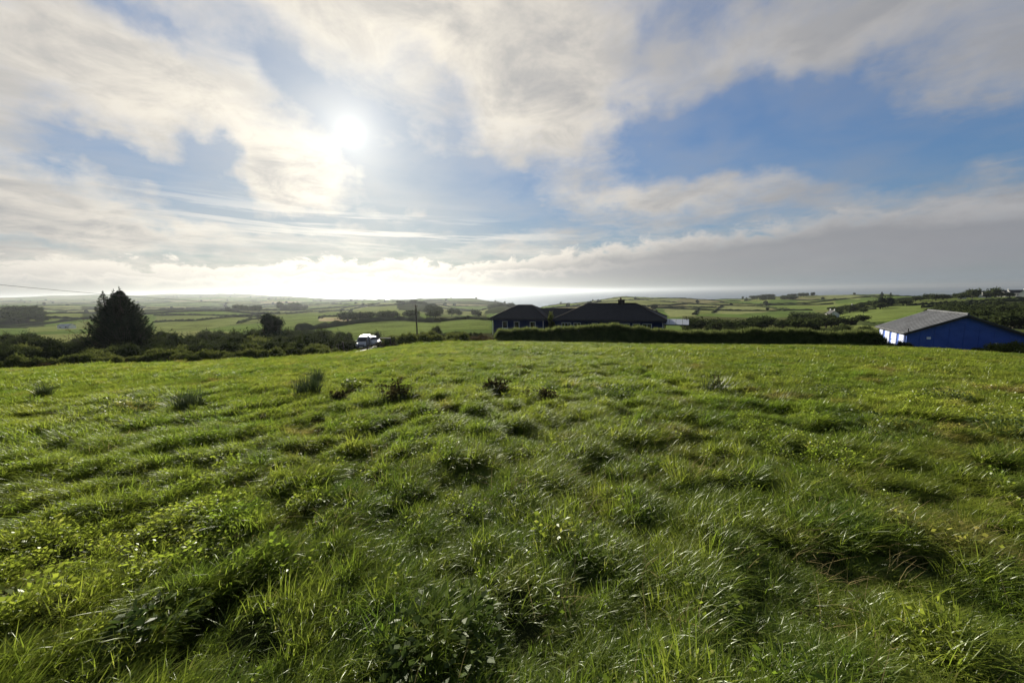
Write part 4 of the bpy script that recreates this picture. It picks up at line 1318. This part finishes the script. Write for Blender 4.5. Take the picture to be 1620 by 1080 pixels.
for x in (-.64, .64):
    b = MB(); b.box((x, .04, .76), (.26, .16, .20)); b.obj('headlight', 'lamp', van, .03)
    b = MB(); b.box((x*1.56, 1.25, 1.18), (.16, .10, .22)); b.obj('wing_mirror', 'black', van, .02)
    b = MB(); s_ = 1 if x > 0 else -1
    b.poly([(s_*.925, 1.35, 1.08), (s_*.925, 2.35, 1.08), (s_*.78, 2.35, 1.66), (s_*.80, 1.62, 1.62)]); b.poly([(s_*.90, 1.35, 1.08), (s_*.755, 1.62, 1.62), (s_*.755, 2.35, 1.66), (s_*.90, 2.35, 1.08)]); b.obj('side_window', 'glass', van)
    wheel(van, s_*.80, .78, .32, .2); wheel(van, s_*.80, 3.45, .32, .2)
b = MB(); b.tube([(-.45, 1.12, 1.22), (.05, 1.16, 1.26)], .012, 5); b.obj('wiper', 'black', van)

cp = at(598, 60)
car = thing('car', 'white car standing side-on, half hidden behind the van', 'car', cp+Vector((0, 0, .06)), R(40))
ring_body(car, [(-.02, .74, .35, .55, .72, .68), (.2, .82, .25, .66, .82, .74), (1.15, .85, .22, .80, .92, .76), (3.6, .85, .22, .82, .92, .76), (4.05, .82, .26, .78, .88, .74), (4.15, .76, .35, .60, .80, .70)], 'car')
ring_body(car, [(1.10, .74, .84, .90, .95, .70), (1.75, .74, .84, .95, 1.40, .56), (2.9, .74, .84, .95, 1.43, .56), (3.65, .72, .84, .92, .98, .66)], 'car', 'cabin')
for s_ in (-1, 1):
    b = MB(); b.poly([(s_*.752, 1.45, .97), (s_*.752, 2.9, .97), (s_*.60, 2.75, 1.34), (s_*.60, 1.85, 1.32)]); b.poly([(s_*.73, 1.45, .97), (s_*.58, 1.85, 1.32), (s_*.58, 2.75, 1.34), (s_*.73, 2.9, .97)]); b.obj('side_window', 'glass', car)
    b = MB(); b.box((s_*.58, .02, .62), (.30, .14, .14)); b.obj('headlight', 'lamp', car, .02)
    b = MB(); b.box((s_*.60, 4.10, .66), (.24, .12, .14)); b.obj('tail_light', 'red', car, .02)
    b = MB(); b.box((s_*.92, 1.55, .98), (.18, .10, .13)); b.obj('wing_mirror', 'car', car, .02)
    wheel(car, s_*.74, .80, .30, .18); wheel(car, s_*.74, 3.35, .30, .18)
b = MB(); b.poly([(-.62, 1.22, 1.0), (.62, 1.22, 1.0), (.50, 1.72, 1.38), (-.50, 1.72, 1.38)]); b.obj('windscreen', 'glass', car).location = (0, -.05, .02)
b = MB(); b.poly([(.60, 3.60, 1.0), (-.60, 3.60, 1.0), (-.50, 3.0, 1.40), (.50, 3.0, 1.40)]); b.obj('rear_window', 'glass', car).location = (0, .05, .02)

posts = [(544, 47.0, 1.50, 'thick dark fence post standing before the shining lane'), (581, 47.8, 1.55, 'dark fence post standing in front of the van'), (537, 49.5, 1.25, 'thin fence post left of the lane, nearest the thick post'), (531, 50.5, 1.3, 'leaning fence post farther left of the lane'),
         (597, 48.5, 1.0, 'short fence post beside the bonnet of the white car')]
for i, (px, Y, h, lab) in enumerate(posts):
    b = MB(); w = .16 if i < 2 else .10
    b.tube([(0, 0, -.4), (.02, 0, h*.5), (.03*(i-1), 0, h)], [w*.55, w*.52, w*.45], 7)
    b.box((.03*(i-1), 0, h-.02), (w*.7, w*.7, .05))
    o = b.obj('fence_post', 'wood', None, label=lab, cat='fence post', group='fence posts by the lane'); o.location = at(px, Y); o.rotation_euler = (R((0, 1, 3, -2, 1)[i]), R((0, 1, -3, 8, 2)[i]), 0)
gt_ = thing('gate_rail', 'pale timber rail on two posts at the foot of the bank', 'rail', at(610, 58.0), R(-12))
b = MB(); b.box((0, 0, 1.25), (1.9, .05, .13)); b.obj('rail', 'palewood', gt_)
for x in (-.85, .85): b = MB(); b.box((x, .06, .55), (.09, .09, 1.5)); b.obj('post', 'wood', gt_)

# telegraph pole and wire
pole_p = at(660, 86)
pole_top = None
for dist in (0,):
    d_ = ray(660, 482); pole_top = (CAM+d_*86/d_[1])[2]
ph = pole_top-pole_p.z
pole = thing('telegraph_pole', 'dark wooden telegraph pole rising from the bank left of the bungalow', 'telegraph pole', pole_p)
b = MB(); b.tube([(0, 0, -.5), (0, 0, ph*.5), (0, 0, ph)], [.17, .15, .12], 9); b.obj('pole', 'wood', pole)
b = MB(); b.box((0, -.1, ph-.35), (.9, .08, .1)); b.obj('crossarm', 'wood', pole)
for x in (-.38, .38): b = MB(); b.tube([(x, -.1, ph-.3), (x, -.1, ph-.12)], [.05, .03], 7); b.obj('insulator', 'pot', pole)
q0 = Vector((pole_p.x-.38, pole_p.y-.1, pole_top-.12)); d_ = ray(-130, 437); q1 = Vector(CAM+d_*42/d_[1])
wp = [q0.lerp(q1, i/30)-Vector((0, 0, 1.35*4*(i/30)*(1-i/30))) for i in range(31)]
b = MB(); b.tube([tuple(w) for w in wp], .022, 5)
b.obj('overhead_wire', 'wire', None, label='overhead wire running from the pole up to the left sky', cat='wire')

# ------------------------------------------------------------------ weeds standing in the field


def weed(name, label, px, py, w, h, kind, seed, cat='weed', n=None):
    x, y = hits([(px, py)])[0]; loc = Vector((x, y, float(H(x, y))-.03))
    rs = np.random.default_rng(seed)
    if kind == 'rush':
        v, f = blades(n or 260, (h*.6, h*1.15), (.010, .018), (0, 28), (10, 62), 0.3, 2.2, w*.32, 4, rs)
        o = link(name, mesh_np(name, v, f, 'rush'), None, label, cat, loc=loc); return o
    stalk = kind == 'stalk'
    if kind in ('dock', 'stalk'):
        root = thing(name, label, cat, loc)
        b = MB(); P, D = [], []
        for i in range(n or (4 if stalk else 16)):
            a = rs.uniform(0, 6.28); q = rs.uniform(0, w*.4); x0, y0 = q*math.cos(a), q*math.sin(a); ll = rs.normal(0, .22, 2); hh = h*rs.uniform(.55, 1.1)
            b.tube([(x0, y0, 0), (x0+ll[0]*hh*.5, y0+ll[1]*hh*.5, hh*.6), (x0+ll[0]*hh, y0+ll[1]*hh, hh)], [.009, .007, .003], 4)
            for k_ in range(6 if stalk else 22):
                t_ = rs.uniform(.25, 1); P.append((x0+ll[0]*hh*t_+rs.normal(0, .03), y0+ll[1]*hh*t_+rs.normal(0, .03), hh*t_)); D.append((rs.normal(), rs.normal(), rs.normal(.3, .6)))
        b.obj('stem', 'dock', root)['kind'] = 'stuff'
        V, Fq = leaves(np.array(P), np.array(D), .085, .045, rs); link('seed_heads', mesh_np('seed_heads', V, Fq, 'dock'), root)['kind'] = 'stuff'
        bv, bf = blades(150, (h*.5, h*1.1), (.008, .014), (0, 35), (15, 70), 0.0, 2.5, w*.5, 3, rs); link('leaf_blades', mesh_np('leaf_blades', bv, bf, 'rush'), root)['kind'] = 'stuff'
        return root
    # leafy
    m_ = n or 320; a = rs.random(m_)*6.283; q = np.sqrt(rs.random(m_))*w*.5
    hz_ = h*rs.random(m_)**.7*(1-.5*(q/(w*.5))**2)
    P = np.stack((q*np.cos(a), q*np.sin(a), hz_), -1); D = np.stack((np.cos(a)+rs.normal(0, .6, m_), np.sin(a)+rs.normal(0, .6, m_), rs.uniform(-.2, .9, m_)), -1)
    V, Fq = leaves(P, D, .062, .030, rs)
    bl = blades(60, (h*.5, h*1.0), (.006, .010), (0, 30), (10, 60), 0, 2.5, w*.4, 3, rs)
    return link(name, mesh_np(name, *joinm([(V, Fq), bl]), 'weed'), None, label, cat, loc=loc)


WEEDS = [
    ('rush_tuft', 'tall green rush tuft left of centre, topped by a darker spray', 487, 626, .95, .70, 'rush', 'rush'),
    ('rush_tuft', 'small dark rush tuft leaning behind the tall green one', 502, 606, .5, .55, 'rush', 'rush'),
    ('weed_clump', 'dark round clump of dead dock right of the tall rush tuft', 632, 632, .85, .42, 'dock', 'dock plant'),
    ('weed_clump', 'low brown patch of withered dock between the two dark tufts', 533, 634, .6, .22, 'dock', 'dock plant'),
    ('leafy_weed', 'small leafy weed just behind the brown withered patch', 556, 612, .5, .30, 'leaf', 'weed'),
    ('weed_clump', 'thin reddish dock stems standing ahead of the bungalow corner', 778, 624, .75, .36, 'dock', 'dock plant'),
    ('weed_clump', 'sprawling brown dock stems in mid field, right of the thin reddish ones', 858, 634, .8, .30, 'dock', 'dock plant'),
    ('leafy_weed', 'wide straggly olive weed patch on the left of the field', 192, 656, 1.2, .42, 'leaf', 'weed'),
    ('rush_tuft', 'medium rush tuft right of the wide olive weed patch', 298, 648, .8, .55, 'rush', 'rush'),
    ('rush_tuft', 'slim pale rush tuft in the upper left of the field', 70, 630, .4, .45, 'rush', 'rush'),
    ('leafy_weed', 'broad dark patch of creeping leaves right of centre', 1372, 684, 1.5, .32, 'leaf', 'weed'),
    ('leafy_weed', 'light green leafy clump near the right border of the photo', 1592, 694, .8, .42, 'leaf', 'weed'),
    ('weed_clump', 'tall thin dry stems on the right half of the field', 1130, 622, .5, .62, 'stalk', 'dock plant'),
    ('leafy_weed', 'flat dark weed patch far out on the right of the field', 1310, 624, .9, .25, 'leaf', 'weed'),
    ('leafy_weed', 'low dark weed on the far right, short of the olive bushes', 1495, 634, .9, .28, 'leaf', 'weed'),
    ('leafy_weed', 'low dark weed patch beyond the sprawling brown dock', 968, 626, 1.0, .30, 'leaf', 'weed'),
    ('leafy_weed', 'nettle clump in the foreground at the bottom centre', 700, 1005, .60, .13, 'leaf', 'weed'),
    ('leafy_weed', 'broad-leaved dock rosette at the lower left of the foreground', 255, 985, .42, .15, 'leaf', 'weed'),
]
for i, (nm, lab, px, py, w, h, kd, ct) in enumerate(WEEDS): weed(nm, lab, px, py, w, h, kd, 900+i, ct)

# ------------------------------------------------------------------ hedgerows, woods and houses of the hills


def row_mesh(pts, w, h, seed, step=None):
    """a bushy hedgerow draped over the ground along map points"""
    rs = np.random.default_rng(seed)
    P = np.array(pts, float); cum = np.concatenate(([0], np.cumsum(np.linalg.norm(np.diff(P, axis=0), axis=1))))
    step = step or max(1.2, w*.8); n = max(3, int(cum[-1]/step)); s = np.linspace(0, cum[-1], n)
    c = np.stack([np.interp(s, cum, P[:, i]) for i in range(2)], -1)+rs.normal(0, w*.12, (n, 2))
    tg = np.gradient(c, axis=0); tg /= np.linalg.norm(tg, axis=1)[:, None]+1e-9; nn = np.stack((-tg[:, 1], tg[:, 0]), -1)
    z = H(c[:, 0], c[:, 1]); hh = h*rs.uniform(.55, 1.25, n); ww = w*rs.uniform(.75, 1.25, n)
    V = []
    for a, b_ in ((-.5, -.4), (-.46, .55), (-.15, 1), (.2, .95), (.47, .5), (.5, -.4)):
        q = c+nn*(a*ww)[:, None]; V.append(np.column_stack((q, z+np.where(b_ > 0, b_*hh*rs.uniform(.85, 1.15, n), b_*1.0-.6))))
    k_ = 6; V = np.stack(V, 1).reshape(-1, 3)
    Fq = np.array([(i*k_+j, (i+1)*k_+j, (i+1)*k_+j+1, i*k_+j+1) for i in range(n-1) for j in range(k_-1)])
    return V, Fq[:, ::-1]


HEDGES = [   # picture polyline, width, height, label
    ([(245, 510), (310, 508), (368, 502), (414, 501)], 2.6, 1.6, 'dark hedgerow splitting the two bright fields right of the conifer'),
    ([(245, 499), (320, 499), (380, 500), (425, 497), (480, 495)], 3.0, 1.8, 'long straight hedgerow above the two bright fields'),
    ([(378, 512), (396, 506), (418, 504)], 2.6, 1.8, 'short hedgerow stub left of the round evergreen'),
    ([(455, 497), (505, 493), (552, 491)], 2.6, 1.8, 'hedgerow along the upper side of the green field beyond the round evergreen'),
    ([(506, 504), (512, 501), (575, 499)], 2.6, 1.6, 'hedgerow bordering the pale stubble field'),
    ([(553, 497), (556, 490), (575, 486), (598, 481)], 3.0, 2.0, 'curving hedgerow climbing the hill left of the pole'),
    ([(505, 495), (550, 486), (590, 481), (600, 481)], 2.6, 1.8, 'hedgerow on the brow of the pale hill field'),
    ([(470, 524), (520, 518), (560, 512), (640, 507), (690, 510)], 4.0, 2.4, 'thick hedgerow along the top of the bright field by the pole'),
    ([(690, 509), (740, 505), (776, 507)], 2.8, 1.6, 'hedgerow between the pole and the bungalow'),
    ([(1105, 487), (1102, 492), (1098, 498)], 3.2, 2.0, 'short downhill hedgerow right of the shelter, nearest the bungalow'),
    ([(1050, 487), (1080, 486), (1133, 486)], 3.2, 2.0, 'hedgerow across the slope just above the shelter'),
    ([(1143, 484), (1136, 488), (1128, 495)], 3.2, 2.0, 'slanting hedgerow between two pale fields right of the shelter'),
    ([(1160, 480), (1200, 482), (1222, 488), (1240, 492)], 3.2, 2.0, 'hedgerow sloping down to the right above the tree belt'),
    ([(1250, 495), (1300, 497), (1350, 493), (1385, 489)], 3.0, 1.8, 'hedgerow below the cottage on the right hillside'),
    ([(1330, 489), (1380, 487), (1430, 484)], 3.0, 1.8, 'hedgerow along the lane beneath the twin conifers'),
    ([(1300, 511), (1345, 513), (1395, 516)], 2.6, 1.4, 'low hedgerow at the bottom of the field left of the shed'),
    ([(1436, 484), (1500, 480), (1560, 476), (1640, 472)], 3.0, 2.0, 'dark hedgerow along the top of the field above the shed'),
    ([(1460, 487), (1510, 482), (1580, 478), (1640, 475)], 3.2, 2.2, 'dark scrubby hedgerow right behind the shed roof'),
]
for i, (pl, w, h, lab) in enumerate(HEDGES):
    v, f = row_mesh(hits(pl), w, h, 500+i); link('hedgerow', mesh_np('hedgerow', v, f, 'far_hedge'), None, lab, 'hedgerow', 'hedgerows of the near hills')

# Voronoi edges of the far fields: one mass of hedgerows
_, _, tri, *_r = delaunay_2d_cdt([Vector(q) for q in fld_pts], [], [], 0, 1e-6)[0:3]
cc = []
for a, b_, c in tri:
    (ax, ay), (bx, by), (cx, cy_) = fld_pts[a], fld_pts[b_], fld_pts[c]
    dd = 2*(ax*(by-cy_)+bx*(cy_-ay)+cx*(ay-by))
    ux = ((ax*ax+ay*ay)*(by-cy_)+(bx*bx+by*by)*(cy_-ay)+(cx*cx+cy_*cy_)*(ay-by))/dd
    uy = ((ax*ax+ay*ay)*(cx-bx)+(bx*bx+by*by)*(ax-cx)+(cx*cx+cy_*cy_)*(bx-ax))/dd
    cc.append((ux, uy))
emap = {}
for i, tr_ in enumerate(tri):
    for k_ in range(3): emap.setdefault(tuple(sorted((tr_[k_], tr_[(k_+1) % 3]))), []).append(i)
fv, ff, off = [], [], 0
tree_spots = []
for e, ts in emap.items():
    if len(ts) != 2: continue
    a, b_ = np.array(cc[ts[0]]), np.array(cc[ts[1]])
    mid = (a+b_)/2; rr_ = np.hypot(*mid); L_ = np.hypot(*(a-b_))
    if L_ > 400 or L_ < 20 or rr_ > 4600 or mid[1] < 200: continue
    if abs(math.degrees(math.atan2(mid[0], mid[1]))) > 64: continue
    near_lim = 560
    if rr_ < near_lim or float(H(*mid)) < SEA+6: continue
    if rs_.random() < (.15 if rr_ < 1500 else .35): continue
    v, f = row_mesh([a, b_], 3.0, 2.3 if rr_ < 1500 else 1.7, hash(e) % 9999, step=max(5, rr_*.006)); fv.append(v); ff.append(f+off); off += len(v)
    if rs_.random() < .35: tree_spots.append(a+(b_-a)*rs_.random())
link('far_hedgerows', mesh_np('far_hedgerows', np.vstack(fv), np.vstack(ff), 'far_hedge'), kind='stuff')

# light far tree meshes
FT = []
for i in range(4):
    root = bpy.data.objects.new('far_tree', None); root['category'] = 'tree'
    c_ = bpy.data.objects.new('crown', crown_mesh('crown', [((random.uniform(-.25, .25), random.uniform(-.25, .25), random.uniform(.45, .7)), (random.uniform(.26, .36), random.uniform(.26, .36), random.uniform(.22, .32))) for _ in range(5)], 420, .13, 'dark_leaf', 700+i)); c_.parent = root
    b = MB(); b.tube([(0, 0, -.1), (0, 0, .5)], [.05, .03], 5); t_ = bpy.data.objects.new('trunk', b.mesh('trunk', 'bark')); t_.parent = root
    BUSH['far%d' % i] = root


def far_tree(px, Y, size, label, group, w=1.0, name='far_tree'):
    p = at(px, Y, -.4); sc = size
    return place('far%d' % rs_.randrange(4), p, rs_.uniform(0, 6.28), (sc*w, sc*w, sc), label, group, name)


for i in range(26):      # tree belt on the slope behind the hedge
    px = rs_.choice((rs_.uniform(1090, 1150), rs_.uniform(1090, 1290), rs_.uniform(1170, 1320)))
    Y = rs_.uniform(120, 190)
    far_tree(px, Y, rs_.uniform(3.6, 6.2), 'dark round tree in the belt beyond the hedge, right of the shelter', 'trees of the belt beyond the hedge', 1.35)
for i in range(40):
    px = rs_.uniform(1085, 1400); Y = rs_.uniform(72, 120)
    place('dark%d' % rs_.randrange(3), at(px, Y, -.3), rs_.uniform(0, 6.28), rs_.uniform(.6, 1.2), 'dark bush in the rough ground just beyond the hedge top', 'bushes in the rough ground beyond the hedge', 'scrub_bush')
for i in range(9): far_tree(rs_.uniform(1286, 1366), rs_.uniform(170, 200), rs_.uniform(3.6, 5.0), 'dark domed tree in the low copse left of the shed', 'trees of the copse left of the shed', 1.5)
for i in range(12): far_tree(rs_.uniform(1262, 1312), rs_.uniform(230, 290), rs_.uniform(5, 8), 'tree of the dark clump below the white cottage', 'trees of the clump below the cottage', 1.3)
for i in range(14): far_tree(rs_.uniform(1316, 1400), rs_.uniform(330, 420), rs_.uniform(5, 9), 'tree on the hillside left of the twin conifers', 'trees left of the twin conifers', 1.3)
for i, (px, Y, h) in enumerate(((1393, 380, 14.5), (1407, 375, 13.0), (1399, 385, 10.0))):
    conifer('far_conifer', ('left and tallest of the conifers above the shed', 'right pointed conifer of the pair above the shed', 'short conifer between the pair above the shed')[i], at(px, Y, -.5), h, h*.75, 50+i, 'conifers above the shed', 1, 90, 16, 'conifer', .5)
for i in range(9): far_tree(rs_.uniform(1412, 1440), rs_.uniform(370, 420), rs_.uniform(4, 7), 'low tree just right of the twin conifers', 'trees right of the twin conifers', 1.4)
for i in range(34): far_tree(rs_.uniform(1448, 1640), rs_.uniform(430, 500), rs_.uniform(4, 9), 'dark tree on the ridge line above the shed', 'trees on the ridge above the shed', 1.35)
for px, Y, sz in ((1492, 440, 9), (1538, 450, 12), (1574, 450, 13)): far_tree(px, Y, sz, {1492: 'flat-topped tree standing up from the ridge above the shed roof', 1538: 'single tall tree on the ridge above the shed gable', 1574: 'tall tree on the ridge beside the white houses'}[px], 'trees on the ridge above the shed', 1.1)
for i in range(26): far_tree(rs_.uniform(1238, 1275) if i < 16 else rs_.uniform(1188, 1222), rs_.uniform(1080, 1350), rs_.uniform(10, 16), 'tree of the small wood on the far headland before the sea', 'headland wood trees', 1.5)
for px in (1277, 1286): far_tree(px, 1300, 15, {1277: 'lone tree right of the headland wood', 1286: 'farther lone tree on the headland skyline'}[px], 'headland trees', .9)
for i in range(12): far_tree(rs_.uniform(438, 472), rs_.uniform(640, 720), rs_.uniform(11, 18), 'tall tree of the block wood beyond the round evergreen', 'block wood trees', .75)
for i in range(8): far_tree(rs_.uniform(472, 485), rs_.uniform(640, 700), rs_.uniform(8, 15), 'tree at the right end of the block wood', 'block wood end trees', .6)
for i in range(14): far_tree(rs_.uniform(370, 415), rs_.uniform(560, 640), rs_.uniform(6, 11), 'hazy tree of the clump left of the block wood', 'hazy clump trees', .9)
for i in range(16): far_tree(rs_.uniform(668, 768), rs_.uniform(330, 430), rs_.uniform(5, 10), 'tree of the wooded dip between pole and bungalow', 'trees of the wooded dip', 1.0)
for i in range(26): far_tree(rs_.uniform(-40, 70), rs_.uniform(420, 540), rs_.uniform(8, 14), 'tree of the misty dark wood at the far left', 'misty wood trees', 1.4)
for i in range(20): far_tree(rs_.uniform(620, 690), rs_.uniform(610, 700), rs_.uniform(4, 8), 'gorse bush on the dark knoll behind the pole', 'gorse on the knoll', 1.6, 'gorse_bush')
for i in range(22): far_tree(rs_.uniform(770, 830), rs_.uniform(690, 770), rs_.uniform(5, 9), 'scrub tree on the dark headland left of the sea gap', 'scrub of the dark headland', 1.6)
for i in range(20): far_tree(rs_.uniform(545, 690), rs_.uniform(225, 260), rs_.uniform(4, 7), 'dark bush of the copse on the rise behind the pole', 'copse bushes behind the pole', 1.6)
for i in range(64): far_tree(rs_.uniform(1470, 1640), rs_.uniform(110, 300), rs_.uniform(3, 6.5), 'dark bush on the shaded hillside behind the shed', 'bushes behind the shed', 1.6)
# scattered hedgerow trees, far: one mass
fv, ff, off = [], [], 0
me0 = [BUSH['far%d' % i].children[0].data for i in range(4)]
for k_, sp in enumerate(tree_spots):
    r_ = np.hypot(*sp)
    v, f = lump((0, 0, .55), (.5, .5, .45), k_, 1, .35); s_ = rs_.uniform(5, 11); v = v*s_*np.array([1.1, 1.1, 1]); v += np.array([sp[0], sp[1], float(H(*sp))])
    fv.append(v); ff.append(f+off); off += len(v)
link('far_hedgerow_trees', mesh_np('far_hedgerow_trees', np.vstack(fv), np.vstack(ff), 'far_hedge'), kind='stuff')


def cottage(label, px, Y, w, d, h, rise, rz, wall='render', roof='slate', group=None, chim=True):
    o = thing('cottage', label, 'cottage', at(px, Y), rz, group)
    b = MB(); b.prism([(-d/2, -1.5), (-d/2, h), (0, h+rise), (d/2, h), (d/2, -1.5)], 'x', -w/2, w/2); b.obj('wall', wall, o)
    b = MB(); sl2 = rise/(d/2)
    for s in (-1, 1):
        p = [(s*(d/2+.3), h-.3*sl2), (0, h+rise)]
        b.poly([(-w/2-.3, p[0][0], p[0][1]+.12), (w/2+.3, p[0][0], p[0][1]+.12), (w/2+.3, 0, p[1][1]+.12), (-w/2-.3, 0, p[1][1]+.12)])
        b.poly([(-w/2-.3, p[0][0], p[0][1]-.05), (-w/2-.3, p[0][0], p[0][1]+.12), (-w/2-.3, 0, p[1][1]+.12), (-w/2-.3, 0, p[1][1]-.05)])
        b.poly([(w/2+.3, p[0][0], p[0][1]-.05), (w/2+.3, p[0][0], p[0][1]+.12), (w/2+.3, 0, p[1][1]+.12), (w/2+.3, 0, p[1][1]-.05)])
    ro = b.obj('roof', roof, o)
    if chim:
        for x in (-w/2+.5, w/2-.5): b = MB(); b.box((x, 0, h+rise+.5), (.8, .7, 1.4)); b.obj('chimney', wall, ro)
    for i in range(max(2, int(w/4))):
        x = -w/2+w*(i+.5)/max(2, int(w/4)); b = MB(); b.box((x, -d/2-.02, h*.55), (1.1, .08, 1.2)); b.obj('window', 'glass', o)
    return o


cottage('white gabled cottage among trees on the right hillside', 1316, 330, 9, 7, 4, 3, R(70))
cottage('low white cottage left of the twin conifers', 1352, 420, 9, 6, 2.6, 2.2, R(10))
cottage('white house at the left end of the ridge row above the shed', 1588, 470, 12, 8, 4.5, 3.2, R(12))
cottage('white house with a wide dark roof on the ridge at the right border', 1606, 465, 17, 9, 4.5, 3.4, R(-8))
cottage('pale house on the ridge row nearest the right border', 1625, 450, 12, 8, 5, 3.4, R(20))
cottage('small pale cottage in the trees above the shed gable', 1558, 455, 8, 6, 2.6, 2.2, R(0))
cottage('small pale cottage on the ridge above the shed ridge', 1522, 450, 7, 5, 2.4, 2.0, R(25))
cottage('white farm shed in the valley fields left of the conifer', 106, 330, 9, 6, 2.6, 1.4, R(5), 'white', 'panel', None, False)
cottage('pale farmstead in the far fields right of the block wood', 396, 700, 14, 8, 4, 3, R(0))
